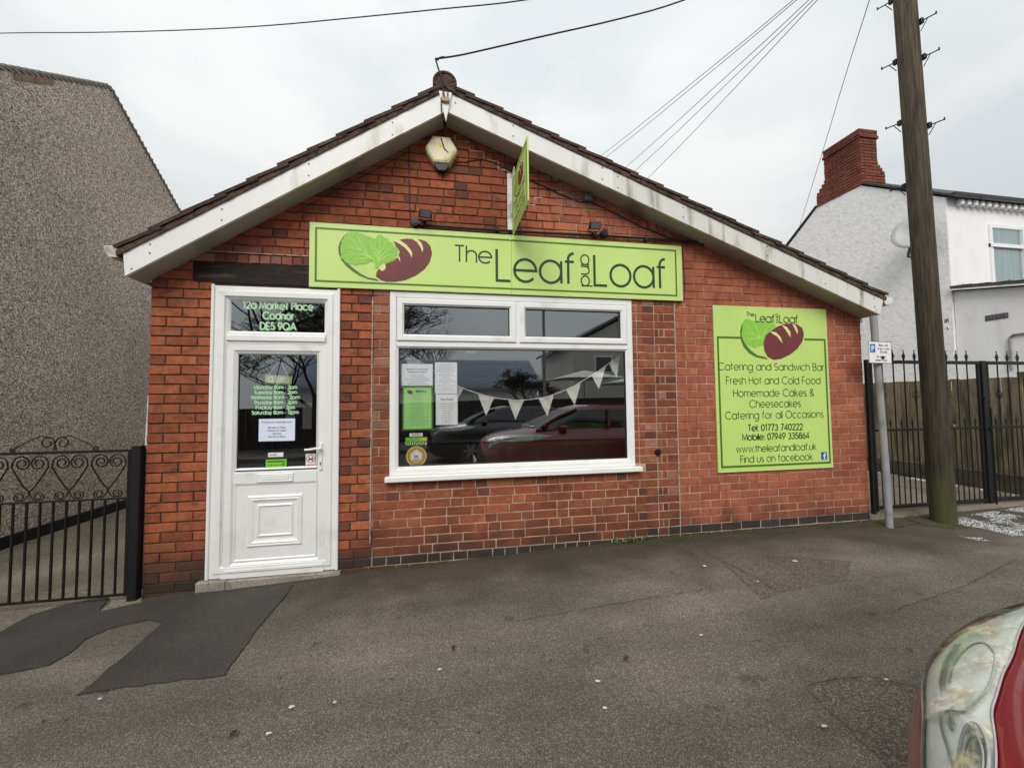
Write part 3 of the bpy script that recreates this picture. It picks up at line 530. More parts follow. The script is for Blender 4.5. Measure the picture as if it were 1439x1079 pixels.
sheet('asphalt_patch',[(4.725,-.66),(5.1,-.56),(5.78,-.88),(5.393,-1.16),(4.831,-1.219),(4.542,-1.278)],ASPC,.004)
sheet('asphalt_patch',[(4.083,-2.05),(4.45,-2.055),(5.1,-2.61),(4.0,-2.61)],ASPC,.004)
#sheet('x',[(.9,-1.35),(2.2,-1.12),(3.6,-1.12),(4.4,-1.2),(5.4,-1.25),(5.4,-1.42),(3.6,-1.42),(2.2,-1.38),(1.0,-1.62)],speckle('worn_asphalt',(.108,.093,.078),(.27,.245,.205),(.05,.042,.034),170,.55,big=.2),.004)
sheet('driveway',[(7.15,.02),(10.15,.02),(10.15,12),(7.15,12)],CONC,.004)
# cracks: thin dark grooves filled with grit
mb=MB(); up=Fr((0,0,0),(1,0,0),(0,1,0))
def crack(pts,w):
    fine=[]
    for a,b in zip(pts,pts[1:]):
        n=max(2,int(math.dist(a,b)/.04))
        for k in range(n): fine.append((a[0]+(b[0]-a[0])*k/n+random.uniform(-.006,.006),a[1]+(b[1]-a[1])*k/n+random.uniform(-.006,.006)))
    for p,q in zip(fine,fine[1:]):
        ww=w*random.uniform(.4,1.2); d=(Vector(q)-Vector(p)).normalized(); nn=Vector((-d.y,d.x))*ww/2
        mb.add([(p[0]+nn.x,p[1]+nn.y,g(p[0])+.0125),(q[0]+nn.x,q[1]+nn.y,g(q[0])+.0125),(q[0]-nn.x,q[1]-nn.y,g(q[0])+.0125),(p[0]-nn.x,p[1]-nn.y,g(p[0])+.0125)],[(0,1,2,3)])
crack([(4.083,-2.05),(4.2,-2.035),(4.45,-2.055)],.005); crack([(4.45,-2.055),(4.62,-2.21),(5.1,-2.61)],.007)
crack([(4.70,-.45),(4.75,-1.0),(4.72,-1.25)],.005); crack([(5.2,-1.6),(6.0,-1.45),(7.2,-1.12)],.004); crack([(2.8,-1.14),(3.6,-1.10),(4.4,-1.06)],.004); crack([(4.08,-.03),(4.5,-.25),(4.6,-.55)],.004)
crack([(7.1,-.27),(7.4,-.22),(7.55,-.2)],.012)
structure('crack',mb,MAT('crack_grit',(.018,.015,.012),.95,.3),kind='stuff')
# frost at the driveway mouth
fr_=[(7.75,-.10),(8.2,-.11),(9.3,-.02),(10.4,0),(10.4,-.85),(9.2,-.9),(8.4,-.8),(7.87,-.72),(7.887,-.491),(7.828,-.378)]
def inside(p,poly):
    c=False; n=len(poly)
    for i in range(n):
        a,b=poly[i],poly[(i+1)%n]
        if (a[1]>p[1])!=(b[1]>p[1]) and p[0]<(b[0]-a[0])*(p[1]-a[1])/(b[1]-a[1])+a[0]: c=not c
    return c
mb=MB()
def flake(x,y,s,h=.004,base=None):
    n=5; a0=random.random()*6; z=(g(x) if base is None else base)+.005
    P=[(x+s*math.cos(a0+i*6.283/n)*random.uniform(.5,1.1),y+s*math.sin(a0+i*6.283/n)*random.uniform(.5,1.1),z) for i in range(n)]+[(x,y,z+h)]
    mb.add(P,[(i,(i+1)%n,n) for i in range(n)])
for _ in range(30000):
    x=random.uniform(7.3,10.4); y=random.uniform(-1.0,.1); d=noise.noise(Vector((x*3.2,y*5,1)))+.35*noise.noise(Vector((x*11,y*14,4)))
    if (inside((x,y),fr_) and d>-.20+.3*random.random()) or (x>7.4 and y<-.3 and y>-.95 and d>.42): flake(x,y,random.uniform(.002,.008),random.uniform(.001,.003))
structure('frost',mb,SNOW,kind='stuff')
# moss and grit along the wall foot
mb=MB()
for _ in range(4200):
    x=random.choice((random.uniform(1.5,7.2),random.uniform(4.2,7.3))); y=-abs(random.gauss(0,.045))-.004
    if x>4.3: y*=1.9
    if noise.noise(Vector((x*2.5,y*6,2)))>-.12: flake(x,y,random.uniform(.003,.011),random.uniform(.002,.007))
for _ in range(500):
    a=random.random()*6.28; rr=.155+abs(random.gauss(0,.04)); flake(7.69+math.cos(a)*rr,-.2+math.sin(a)*rr,random.uniform(.004,.012),.006)
structure('moss',mb,MOSS,kind='stuff')
mb=MB()
for _ in range(2600):
    x=random.uniform(-1.2,7.4); y=random.uniform(-2.55,-.03)
    flake(x,y,random.uniform(.0012,.0036),random.uniform(.001,.003))
structure('grit',mb,MAT('pale_grit',(.30,.27,.22),.9,.5,60),kind='stuff')
mb=MB()
for _ in range(420):
    x=random.uniform(-.9,7.4); y=-abs(random.gauss(0,.8))-.03
    if y>-2.5: flake(x,y,random.uniform(.002,.008),.003)
structure('dirt',mb,MAT('dark_debris',(.03,.02,.014),.9,.4,60),kind='stuff')

# ================================================================ THE SHOP
shop=thing('shop_building','single storey red brick sandwich shop with an off-centre gable, white bargeboards and dark tiles','shop',(3.55,0,0))
zL=lambda x:2.47+.66*x            # under-edge of the left bargeboard
zR=lambda x:4.065-.367*(x-2.41)   # and of the right one
F0=FAC(0)
mb=MB(); FB=FAC(.007)
for pts in ([(0,-.3),(.467,-.3),(.467,2.46),(0,2.46)],[(1.47,-.3),(1.906,-.3),(1.906,2.46),(1.47,2.46)],[(1.906,-.3),(4.285,-.3),(4.285,.765),(1.906,.765)],[(4.285,-.3),(7.1,-.3),(7.1,2.46),(4.285,2.46)],
            [(0,2.46),(7.1,2.46),(7.1,zR(7.1)+.1),(2.41,4.1),(0,2.5)],[(.467,-.3),(1.47,-.3),(1.47,-.02),(.467,-.02)]):
    mb.poly(FB if (pts[0][0]<1.9 and pts[0][0]!=1.906) or pts[0][1]>2 else FAC(.0035),pts,-.2,0)
mb.box(0,.2,.21,8,-.3,2.45); mb.box(6.9,7.1,.21,8,-.3,2.3); mb.box(.2,6.9,7.8,8,-.3,2.3)
wall=part('wall',mb,MORTAR,shop)
mb=MB(); mb.box(.2,6.9,2.6,2.7,-.02,2.42); mb.box(.2,6.9,.2,8,2.42,2.46); mb.box(1.6,1.66,.21,1.5,0,2.42)
part('inner_wall',mb,INTW,shop)
mb=MB(); mb.box(.2,6.9,.05,7.8,-.25,.02); part('inner_floor',mb,INTF,shop)
# bricks
CH=.0805; bricks=[]   # (x0,x1,z0,z1,mat)
def row(x0,x1,k,pat,mats,start=0,h=.0705,zoff=.003,lim=None,jit=.006,gap=.010):
    x=x0; i=start
    while x<x1-.02:
        w=pat[i%len(pat)]; i+=1; e=min(x+w,x1)
        if x1-e<.05: e=x1
        z0=k*CH+zoff
        mt=mats(x,e,k,i) if callable(mats) else mats
        bricks.append((x+gap/2*(x>x0),e-gap/2*(e<x1),z0,z0+h,mt)); x=e
S_,H_=.2335,.1165
for k in range(2,31):
    o=lambda x,e,kk,i:(B_RD if random.random()<.06 else B_OR)
    if k%2: row(0,.465,k,[S_,S_],o)
    else: row(0,.465,k,[H_,S_,H_],o)
    o2=lambda x,e,kk,i:(B_DK if (e-x<.13 and random.random()<.30) else (B_OR if random.random()<.75 else B_RD))
    if k%2: row(1.472,1.752,k,[S_-.07,.12],o2)
    else: row(1.472,1.752,k,[.105,.175],o2)
for k in (0,1): row(0,.465,k,[S_,S_] if k%2 else [H_,S_,H_],lambda x,e,kk,i:random.choice((B_DK,B_RD,B_OR)))
for k in (0,1): row(1.472,1.752,k,[.14,.14],lambda x,e,kk,i:random.choice((B_DK,B_RD,B_DK)) if kk else random.choice((B_BL,B_RD)))
for k in (-1,-2,-3): row(0,.395,k,[S_,.17] if k%2 else [H_,S_,.05],B_BK)
for k in (-1,-2): row(1.50,3.1,k,[S_,S_,H_],B_RD)
for k in (-1,-2): row(3.1,7.1,k,[S_],B_BL)
# beside the window, left
for k in range(9,31): row(1.765,1.903,k,[.138] if k%4 else [.05,.088],lambda x,e,kk,i:B_PK if random.random()<.6 else B_RD)
# below the window
pats=[[S_,H_,S_,S_],[H_,S_,S_,H_],[S_,S_,H_],[S_,H_],[S_,S_,S_,H_]]
for k in range(1,10):
    if k==9: row(1.765,4.283,k,pats[k%5],B_RD,h=.04); continue
    x1=4.40 if k>1 else 4.40
    off_=random.choice((.06,.11,.165,.21)); row(1.765,1.765+off_,k,[off_],B_RD); row(1.765+off_+.005,x1,k,pats[(k*2)%5],lambda x,e,kk,i:(B_DK if (e-x<.13 and random.random()<.26) else B_RD),start=k)
row(1.765,4.40,0,[H_,H_+.01,S_,H_],B_BL)
# right jamb of the old front
for k in range(0,31):
    row(4.285 if k>9 else 4.40,4.40,k,[.05,.065],B_RD) if k>9 else None
    if k<2: row(4.40,4.757,k,[.12,.115,.12],B_BL if k<1 else (lambda x,e,kk,i:random.choice((B_BL,B_DK,B_RD))))
    elif k%2: row(4.40,4.757,k,[.13,.23],lambda x,e,kk,i:B_DK if (i%2==1 and kk%4==1) else B_RD)
    else: row(4.40,4.757,k,[.13,.05,.06,.115],lambda x,e,kk,i:random.choice((B_RD,B_RD,B_RD,B_DK,B_PK)))
# newer extension in stretcher bond
for k in range(2,42):
    if k*CH>zR(4.77)+.05: break
    row(4.767,7.1,k,[S_],B_EX if k>2-1 else B_BL,start=0,h=.0725) if k%2 else row(4.767,7.1,k,[S_/2]+[S_]*12,B_EX,h=.0725)
row(4.767,7.1,1,[S_],B_BL,h=.074); row(4.767,7.1,0,[S_/2]+[S_]*12,B_BL)
bricks=[b for b in bricks if not (b[0]>4.76 and abs(b[2]-(2*CH+.003))<.001 and b[4] is B_BL)]
# gable above the openings
for k in range(31,52):
    z=k*CH
    if z>4.09: break
    a=max(0,(z-2.47)/.66-.02); b=2.41+(4.065-z)/.367+.02
    if k<=37 and k>=31: a2=.0
    b=min(b,4.757) if z<zR(4.757) else b
    def gm(x,e,kk,i):
        if kk in (33,34) and x<1.5: return random.choice((B_PK,B_PK,B_DK,B_RD)) if kk==33 else random.choice((B_PK,B_RD))
        if x>3.05+.0*kk and x+ .6*(kk-40)*CH>3.0: return B_EX if random.random()<.75 else B_PK
        if e-x<.13 and random.random()<.35: return B_DK
        return B_DK if random.random()<.05 else B_GB
    p=pats[(k*3)%5]
    if k==33: p=[.088]
    if k==34: p=[S_,H_,S_]
    if k<33: row(a,.30,k,[S_,H_],gm) ; row(1.26 if k>31 else 1.47,b,k,p,gm,start=k); continue
    q_=random.choice((.05,.1,.15,.2)); a=max(0,a)+0; row(a,a+q_,k,[q_],gm); a=a+q_
    row(a-.0,b,k,p,gm,start=k)
# slopes: drop anything that would rise above the bargeboards
bricks=[b for b in bricks if b[2]<min(zL(b[1]),zR(b[0]))+.03 and b[1]-b[0]>.02]
def brick_geo(mb,x0,x1,z0,z1,mi=0,ox=0,oz=0,seed=None):
    j=lambda a:random.uniform(-a,a); c=.0035; f=j(.0022)
    o=[(x0+j(.0022),z0+j(.0020)),(x1+j(.0022),z0+j(.0020)),(x1+j(.0022),z1+j(.0020)),(x0+j(.0022),z1+j(.0020))]
    P=[(p[0]-ox,.006,p[1]-oz) for p in o]+[(p[0]-ox,.0015+f,p[1]-oz) for p in o]
    q=[(o[0][0]+c,o[0][1]+c),(o[1][0]-c,o[1][1]+c),(o[2][0]-c,o[2][1]-c),(o[3][0]+c,o[3][1]-c)]
    P+=[(p[0]-ox,-.002+f+j(.0008),p[1]-oz) for p in q]
    # body runs back into the bed
    P+=[(p[0]-ox,.05,p[1]-oz) for p in o]
    F=[(8,9,10,11)]
    for i in range(4):
        k=(i+1)%4; F+=[(4+i,4+k,8+k,8+i),(i,k,4+k,4+i),(12+i,12+k,k,i)]
    mb.add(P,F,mi)
camp=Vector((2.355,-3.75,1.436))
def vis(b):  # size in view: area over squared distance; hidden ones last
    c=Vector(((b[0]+b[1])/2,0,(b[2]+b[3])/2)); a=(b[1]-b[0])*(b[3]-b[2]); d=(c-camp)
    hid=(1.23<b[0] and b[1]<4.84 and 2.47<b[2]<2.99) or (5.2<b[0] and b[1]<6.62 and .68<b[2]<2.40) or c.z<g(c.x)-.01
    return -1 if hid else a*abs(d.y)/d.length**3
bricks.sort(key=vis,reverse=True)
cache={}
for b in bricks[:300]:
    w=round((b[1]-b[0])/.006)*.006; h=b[3]-b[2]; key=(w,round(h,4),b[4].name,random.randrange(5))
    if key not in cache:
        t=MB(); brick_geo(t,0,b[1]-b[0],0,h); cache[key]=t.mesh('brick',b[4])
    link('brick',cache[key],wall,loc=(b[0],0,b[2]))
t=MB(); ml=[B_OR,B_RD,B_DK,B_EX,B_GB,B_PK,B_BL,B_BK]; idx={m.name:i for i,m in enumerate(ml)}
for b in bricks[300:]: brick_geo(t,b[0],b[1],b[2],b[3],idx[b[4].name])
o=part('brick',t,ml,wall); o['kind']='stuff'
# pale pointing: the straight joints and the stepped line in the gable
mb=MB()
def smear(pts,w):
    for a,b in zip(pts,pts[1:]):
        n=max(1,int(math.dist(a,b)/.03))
        for k in range(n):
            p=(a[0]+(b[0]-a[0])*k/n,a[1]+(b[1]-a[1])*k/n); q=(a[0]+(b[0]-a[0])*(k+1)/n,a[1]+(b[1]-a[1])*(k+1)/n); ww=w*random.uniform(.5,1.25)
            d=(Vector(q)-Vector(p)).normalized(); nn=Vector((-d.y,d.x))*ww/2; y=-.0035-random.random()*.002
            mb.add([(p[0]+nn.x,y,p[1]+nn.y),(q[0]+nn.x,y,q[1]+nn.y),(q[0]-nn.x,y,q[1]-nn.y),(p[0]-nn.x,y,p[1]-nn.y)],[(0,1,2,3)])
smear([(1.757,2.40),(1.752,1.6),(1.748,.9),(1.745,.2)],.011); smear([(4.762,2.44),(4.762,.12)],.011)
st=[(2.50,3.99),(2.50,3.94),(2.64,3.94),(2.64,3.86),(2.78,3.86),(2.78,3.78),(2.92,3.78),(2.92,3.70),(3.03,3.70),(3.03,3.62)]
smear(st,.012); smear([(3.1,3.38),(3.28,3.37),(3.28,3.45),(3.36,3.45)],.012); smear([(.31,2.745),(1.22,2.745)],.008)
o=part('pointing',mb,PALE,wall); o['kind']='stuff'
# timber lintel over the door
mb=MB(); mb.bbox(.305,1.60,-.006,.09,2.470,2.655,.008); part('lintel',mb,TIMB,shop)
# damp proof strip / black painted foot
# door step
mb=MB(); mb.bbox(.40,.62,-.05,.12,-.20,-.004,.008); mb.bbox(.622,1.505,-.05,.12,-.20,-.006,.008); part('step',mb,GRAN,shop)
# ---- roof: deck, tiles, bargeboards, soffits, gutters
zLt=lambda x:zL(x)+.205; zRt=lambda x:zR(x)+.205
def slab(mb,pts,y0,y1,mi=0): mb.poly(FAC(y0),pts,0,-(y1-y0),mi)
roof=MB(); slab(roof,[(-.06,zLt(-.06)-.012),(-.06,zLt(-.06)-.11),(2.41,zLt(2.41)-.12),(7.13,zRt(7.13)-.11),(7.13,zRt(7.13)-.012),(2.41,4.255)],-.195,8.1)
roof=part('roof',roof,BED,shop)
FO=.22
mb=MB(); slab(mb,[(-.045,zL(-.045)),(2.402,zL(2.402)),(2.402,zLt(2.402)-.02),(-.062,zLt(-.062))],-FO,-.196)
bl=part('bargeboard',mb,FASC,shop,'white bargeboard on the short steep slope, mildew near its foot')
mb=MB(); slab(mb,[(2.418,zR(2.418)),(3.974,zR(3.974)),(3.974,zRt(3.974)-.01),(2.418,zRt(2.418)-.02)],-FO,-.196)
br1=part('bargeboard',mb,FASC,shop,'clean white upper length of the right bargeboard')
mb=MB(); slab(mb,[(3.986,zR(3.986)),(7.093,zR(7.093)),(7.150,zRt(7.15)-.01),(3.986,zRt(3.986)-.01)],-FO,-.196)
br2=part('bargeboard',mb,FASC2,shop,'weathered grey-streaked lower length of the right bargeboard')
mb=MB(); slab(mb,[(3.955,zR(3.955)-.004),(4.012,zR(4.012)-.004),(4.006,zRt(4.0)-.03),(3.962,zRt(3.96)-.03)],-FO-.006,-FO-.0015); part('joint_cover',mb,FASC,shop)
mb=MB(); slab(mb,[(2.352,4.232),(2.467,4.226),(2.414,3.955)],-FO-.018,-FO-.0015); part('apex_plate',mb,FASC,shop)
for bb,pts in ((bl,[(.12,2.63),(.12,2.70),(.0,2.50),(.62,2.93),(.62,3.02),(1.27,3.36),(1.27,3.46),(1.95,3.79),(1.95,3.90)]),(br1,[(2.50,4.15),(3.03,3.90),(3.03,4.0),(3.9,3.57),(3.9,3.68)]),(br2,[(4.06,3.5),(4.06,3.61),(4.75,3.26),(4.75,3.36),(5.7,2.92),(5.7,3.02),(6.4,2.66),(7.02,2.43),(7.02,2.52),(6.85,2.56)])):
    sm=MB(); sm.disc(FAC(0),0,0,.0065,-.001,.003,8); me=sm.mesh('screw',GREYPL)
    for x,z in pts: link('screw',me,bb,loc=(x,-FO-.0002,z))
# soffits
mb=MB(); slab(mb,[(-.04,zL(-.04)+.004),(2.40,zL(2.40)+.004),(2.40,zL(2.40)+.016),(-.04,zL(-.04)+.016)],-.1945,-.004); mb.box(-.05,-.035,-.195,8,zL(-.04),zLt(-.04)-.05); part('soffit',mb,SOFF,shop)
mb=MB(); slab(mb,[(2.42,zR(2.42)+.004),(7.09,zR(7.09)+.004),(7.09,zR(7.09)+.016),(2.42,zR(2.42)+.016)],-.1945,-.004); mb.box(7.085,7.10,-.195,-.004,zR(7.09),zRt(7.09)-.06); part('soffit',mb,SOFF,shop)
# wall plate box ends closing the space between wall and soffit
mb=MB(); mb.box(-.035,0,-.004,8,2.462,2.60); part('eaves_board',mb,FASC,shop); mb=MB(); mb.box(7.1,7.13,-.004,8,2.30,2.5); part('eaves_board',mb,FASC,shop)
# verge bedding and undercloak
def slopeM(side,s):  # frame running up the slope
    pass
aL=math.atan(.66); aR=math.atan(.367)
mb=MB()
n=60
def bed(z0f,xa,xb):
    N=70; P=[];F=[]
    for i in range(N+1):
        x=xa+(xb-xa)*i/N; z=z0f(x); t=.034+.012*noise.noise(Vector((x*9,z*9,3))); y=-.232-.008*noise.noise(Vector((x*14,0,7)))
        P+=[(x,y,z-.006),(x,y-.004,z+t),(x,0,z+t+.01),(x,0,z-.006)]
    for i in range(N):
        a=i*4; F+=[(a,a+4,a+5,a+1),(a+1,a+5,a+6,a+2),(a+3,a+2,a+6,a+7),(a,a+3,a+7,a+4)]
    mb.add(P,F)
bed(lambda x:zLt(x)-.012,-.10,2.41); bed(lambda x:zRt(x)-.012,2.41,7.17)
part('verge_mortar',mb,BED,roof)
# tiles: courses stepping up each slope; verge column and the next two singly, the rest joined
def tile_geo(mb,M,w=.30,l=.36,th=.027,mi=0):
    # profile across: flat pan with a roll at one side; slightly uneven front edge
    prof=[(0,.012),(.03,.026),(.06,.012),(.12,.006),(.20,.006),(w-.004,.010)]
    P=[];
    for (v,lift) in ((0,0),(l,0)):
        for (u,h) in prof: P.append(M@Vector((v,u,h+th+random.uniform(-.0015,.0015))))
        for (u,h) in prof: P.append(M@Vector((v,u,h)))
    n=len(prof); F=[]
    for i in range(n-1):
        F+=[(i,i+1,2*n+i+1,2*n+i),(n+i,3*n+i,3*n+i+1,n+i+1),(i,n+i,n+i+1,i+1)]
    F+=[(0,2*n,3*n,n),(n-1,2*n-1,4*n-1,3*n-1)]
    mb.add(P,F,mi)
me_t=[]
for v in range(4):
    t=MB(); tile_geo(t,Matrix()); me_t.append(t.mesh('tile',TILE))
rest=MB(); GA=.292
for side in (0,1):
    L=(2.41+.11)/math.cos(aL) if side==0 else (7.17-2.41+.02)/math.cos(aR)
    cnt=int(L/GA)+1; gauge=L/cnt; a=aL if side==0 else aR
    for i in range(cnt):
        s=i*gauge
        if side==0: x=-.10+s*math.cos(a); z=zLt(-.10)+.026+s*math.sin(a)
        else: x=7.18-s*math.cos(a); z=zRt(7.18)+.024+s*math.sin(a)
        for c in range(27):
            y=-.245+c*.30
            tilt=-.062+random.uniform(-.02,.02)
            if side==0: Mx=Matrix.Translation((x,y,z))@Matrix.Rotation(-(a+tilt),4,'Y')@Matrix.Rotation(random.uniform(-.01,.01),4,'Z')
            else: Mx=Matrix.Translation((x,y,z))@Matrix.Rotation(a+tilt,4,'Y')@Matrix.Scale(-1,4,(1,0,0))@Matrix.Rotation(random.uniform(-.01,.01),4,'Z')
            if c<3:
                o=bpy.data.objects.new('tile',random.choice(me_t)); COL.objects.link(o); o.parent=roof
                o.matrix_local=Matrix.Translation(-world_loc(roof))@Mx
            else: tile_geo(rest,Mx)
o=part('tile',rest,TILE,roof); o['kind']='stuff'
# ridge tiles: half rounds, end bedded in mortar
hr=lambda r0,z0,m=14:[(2.405+r0*math.cos(R(200-220*i/m)),z0+r0*math.sin(R(200-220*i/m))) for i in range(m+1)]
for i in range(18):
    t=MB(); y0=-.25+i*.455; 
    A=hr(.108,4.308); Bq=hr(.088,4.308)
    t.poly(FAC(y0),A+Bq[::-1],0,-.45); part('ridge_tile',t,TILE,roof)
t=MB(); t.poly(FAC(-.243),[(2.405+.092*math.cos(R(i*15)),4.308+.092*math.sin(R(i*15))) for i in range(13)]+[(2.30,4.22),(2.405,4.275),(2.51,4.215)],0,-.1); part('ridge_mortar',t,BED,roof)
# gutters at both eaves, open at the end
def gutter(x,z,sgn,name):
    t=MB(); pr=[(x,z+.01),(x,z-.05),(x+sgn*.03,z-.085),(x+sgn*.09,z-.085),(x+sgn*.125,z-.04),(x+sgn*.125,z+.0)]
    inn=[(x+sgn*.116,z),(x+sgn*.116,z-.036),(x+sgn*.086,z-.077),(x+sgn*.034,z-.077),(x+sgn*.009,z-.046),(x+sgn*.009,z+.01)]
    t.poly(FAC(-.205),pr+inn,0,-8.2); t.poly(FAC(-.208),pr,0,-.006); return part('gutter',t,WPLAST,shop)
gutter(-.075,2.675,-1,'l'); gutter(7.165,2.545,1,'r')
mb=MB(); mb.tube([(-.02,.05,1.52),(-.03,.05,1.1),(-.03,.05,-.05)],.012,6); part('waste_pipe',mb,WPLAST,shop)
# ---------------- window
win=MB(); P1=[(0,-.06),(0,.004),(.006,.010),(.052,.010),(.060,.0),(.060,-.05)]
FW=FAC(0)
win.ring(FW,1.908,4.283,.782,2.459,P1)
win.box(1.968,4.223,-.008,.055,1.955,2.0)          # transom
win.box(3.075,3.115,-.009,.055,2.0,2.399)        # mullion
win=part('window',win,UPVC,shop,'white window with two top lights over one wide pane, bunting behind it')
for (x0,x1) in ((1.972,3.078),(3.112,4.219)):
    s=MB(); s.ring(FW,x0,x1,2.003,2.396,[(0,-.03),(0,.016),(.008,.022),(.046,.022),(.062,.006),(.062,-.03)]); part('sash',s,UPVC,win)
    s=MB(); s.ring(FW,x0+.058,x1-.058,2.061,2.338,[(0,.004),(.006,.005),(.010,-.01)]); part('gasket',s,GASKET,win)
    s=MB(); s.box(x0+.05,x1-.05,.018,.036,2.053,2.346); part('pane',s,GLASS,win)
s=MB(); s.ring(FW,1.966,4.225,.842,1.957,[(0,.0),(.006,.002),(.022,-.012),(.026,-.03)]); part('glazing_bead',s,UPVC,win)
s=MB(); s.ring(FW,1.986,4.205,.862,1.937,[(0,-.006),(.005,-.006),(.007,-.03)]); part('gasket',s,GASKET,win)
s=MB(); s.box(1.98,4.21,.022,.042,.856,1.943); part('pane',s,GLASS,win)
s=MB(); s.bbox(1.873,4.335,-.062,.05,.733,.781,.006); part('sill',s,UPVC,win)
s=MB(); s.box(1.906,4.285,.058,.2,.70,.80); part('inner_sill',s,UPVC,win)
# ---------------- door
d=MB(); d.ring(FW,.469,1.468,.0,2.452,[(0,-.06),(0,.004),(.006,.010),(.040,.012),(.048,.022),(.088,.022),(.098,.006),(.104,.004),(.104,-.05)])
d.box(.573,1.364,-.016,.055,1.957,2.048); d.bbox(.573,1.364,-.03,-.012,1.975,2.03,.008)
d.bbox(.455,.478,-.024,.01,-.0,2.46,.004); d.bbox(1.459,1.482,-.024,.01,.0,2.46,.004)
d.box(.573,1.364,-.02,.06,.0,.040)
fm=part('door_frame',d,UPVC,shop)
s=MB(); s.ring(FW,.573,1.364,2.048,2.348+.0,[(0,.002),(.005,.0),(.016,-.012),(.02,-.02)]); part('glazing_bead',s,UPVC,fm)
s=MB(); s.box(.575,1.362,.018,.036,2.050,2.346); part('pane',s,GLASS,fm)
dr=MB()
def hz(x0,x1,z0,z1,d=.010): dr.bbox(x0,x1,-.008-d,.05,z0,z1,.006)
dr.ring(FW,.579,1.378,.046,1.955,[(0,-.03),(0,.012),(.005,.017),(.055,.017),(.066,.008),(.078,.002),(.082,-.02)])
dr.box(.640,1.318,-.004,.05,.13,.77)
dr.bbox(.652,1.306,-.014,.05,.765,.868,.006)
dr.ring(FW,.655,1.303,.128,.770,[(0,.010),(.008,.010),(.016,.0045)])
dr.ring(FW,.640,1.318,.868,1.892,[(.016,.012),(.024,.006),(.030,-.012)])
dr=part('door',dr,UPVC,shop,'white half-glazed shop door with a moulded square panel below')
s=MB(); s.box(.655,1.303,.012,.030,.866,1.893); part('pane',s,GLASS,dr)
s=MB(); s.ring(FW,.664,1.294,.876,1.884,[(0,-.002),(.005,-.002),(.008,-.012)]); part('gasket',s,GASKET,dr)
s=MB()
prf=[(0,.004),(.006,.010),(.016,.016),(.026,.012),(.036,.016),(.052,.008),(.066,.004)]
s.ring(FW,.756,1.193,.236,.668,prf); s.ring(FW,.833,1.118,.318,.592,[(0,.004),(.005,.010),(.013,.014),(.022,.006),(.026,.0045)])
part('door_panel',s,UPVC,dr)
s=MB(); s.ring(FW,.829,1.114,.779,.846,[(0,.014),(0,.022),(.004,.024),(.010,.020)]); s.bbox(.835,1.108,-.021,-.01,.785,.840,.003); s.bbox(.862,1.080,-.0245,-.018,.792,.833,.003); part('letter_box',s,UPVC,dr)
s=MB(); s.bbox(1.322,1.350,-.030,-.014,.862,1.098,.006); 
s.tube([(1.336,-.026,1.050),(1.336,-.062,1.050)],.0105,10); s.tube([(1.338,-.062,1.050),(1.31,-.066,1.053),(1.27,-.064,1.047),(1.216,-.058,1.044)],.0095,10)
hnd=part('handle',s,UPVC,dr,smooth=False)
s=MB(); s.disc(FAC(-.030),1.336,.925,.006,0,.002,12); s.box(1.333,1.339,-.032,-.03,.905,.925); part('keyhole',s,BLKPL,hnd)
s=MB(); s.box(.60,1.355,-.028,-.014,.050,.068); part('weather_bar',s,UPVC,dr)
for z in (.45,1.25): pass
# black drain cap in the right jamb
s=MB(); s.disc(F0,4.531,.912,.034,-.01,.012,16); s.disc(F0,4.535,.912,.018,.012,.030,12); solo('vent_cap',s,BLKPL,'small round black vent cap low on the brickwork right of the window','vent')
# ================================================================ SIGNS
F3=FAC(-.030)
sg=thing('fascia_sign','long lime green shop name board with lettuce and loaf emblem above the window','sign',(3.03,-.03,2.466))
for (x0,x1) in ((1.224,3.036),(3.038,4.848)):
    s=MB(); s.bbox(x0,x1,-.030,-.006,2.466,3.046,.002); part('panel',s,SGREEN,sg)
s=MB(); s.ribbon(F3,[(1.279,2.519),(4.776,2.519),(4.776,2.993),(1.279,2.993)],.017,.0012,closed=True); part('border',s,DGREEN,sg)
s=MB(); s.ribbon(F3,[(1.228,2.47),(4.844,2.47),(4.844,3.042),(1.228,3.042)],.005,.0008,closed=True); part('edge_trim',s,SEDGE,sg)
s=MB(); s.flat(F3,CRES,.0012); part('crescent',s,DGREEN,sg)
s=MB(); s.flat(F3,LOAF,.0016,0); s.flat(F3,SL1,.0022,1); s.flat(F3,SL2,.0022,1); s.flat(F3,SL3,.0022,1); s.flat(F3,CREAMP,.0024,1); part('loaf_emblem',s,[MAROON,CREAM],sg)
s=MB(); s.flat(F3,LEAF,.0030,0)
for i,v in enumerate((V1,V2,V3,V4,V5,V6,V7,V8,V9,V10,V11,V12)):
    s.ribbon(F3,v,.011,.0036+.0001*i,1,w2=.003)
    for k in range(1,len(v)-1):
        for sg_ in (-1,1):
            a=Vector(v[k]); t=(Vector(v[k+1])-a).normalized(); nn=Vector((-t.y,t.x))*sg_
            s.ribbon(F3,[tuple(a),tuple(a+t*.03+nn*.02),tuple(a+t*.055+nn*.045)],.0055,.0049+.0001*i,1,w2=.0015)
part('lettuce_emblem',s,[LEAFG,LEAFL],sg)
s=MB()
stroke_text(s,F3,'The',2.498,2.757,.155,.0145,width=.345)
part('lettering',s,TGREEN,sg)
s=MB(); stroke_text(s,F3,'Leaf',2.893,2.594,.305,.025,width=.775); part('lettering',s,TGREEN,sg)
s=MB(); fa=Fr((3.738,-.030,2.892),(0,0,-1),(1,0,0)); stroke_text(s,fa,'and',0,0,.118,.0125,width=.312); part('lettering',s,TGREEN,sg)
s=MB(); stroke_text(s,F3,'Loaf',3.879,2.590,.305,.025,width=.775); part('lettering',s,TGREEN,sg)
sm=MB(); sm.disc(FAC(0),0,0,.006,0,.003,8); me=sm.mesh('screw',WPLAST)
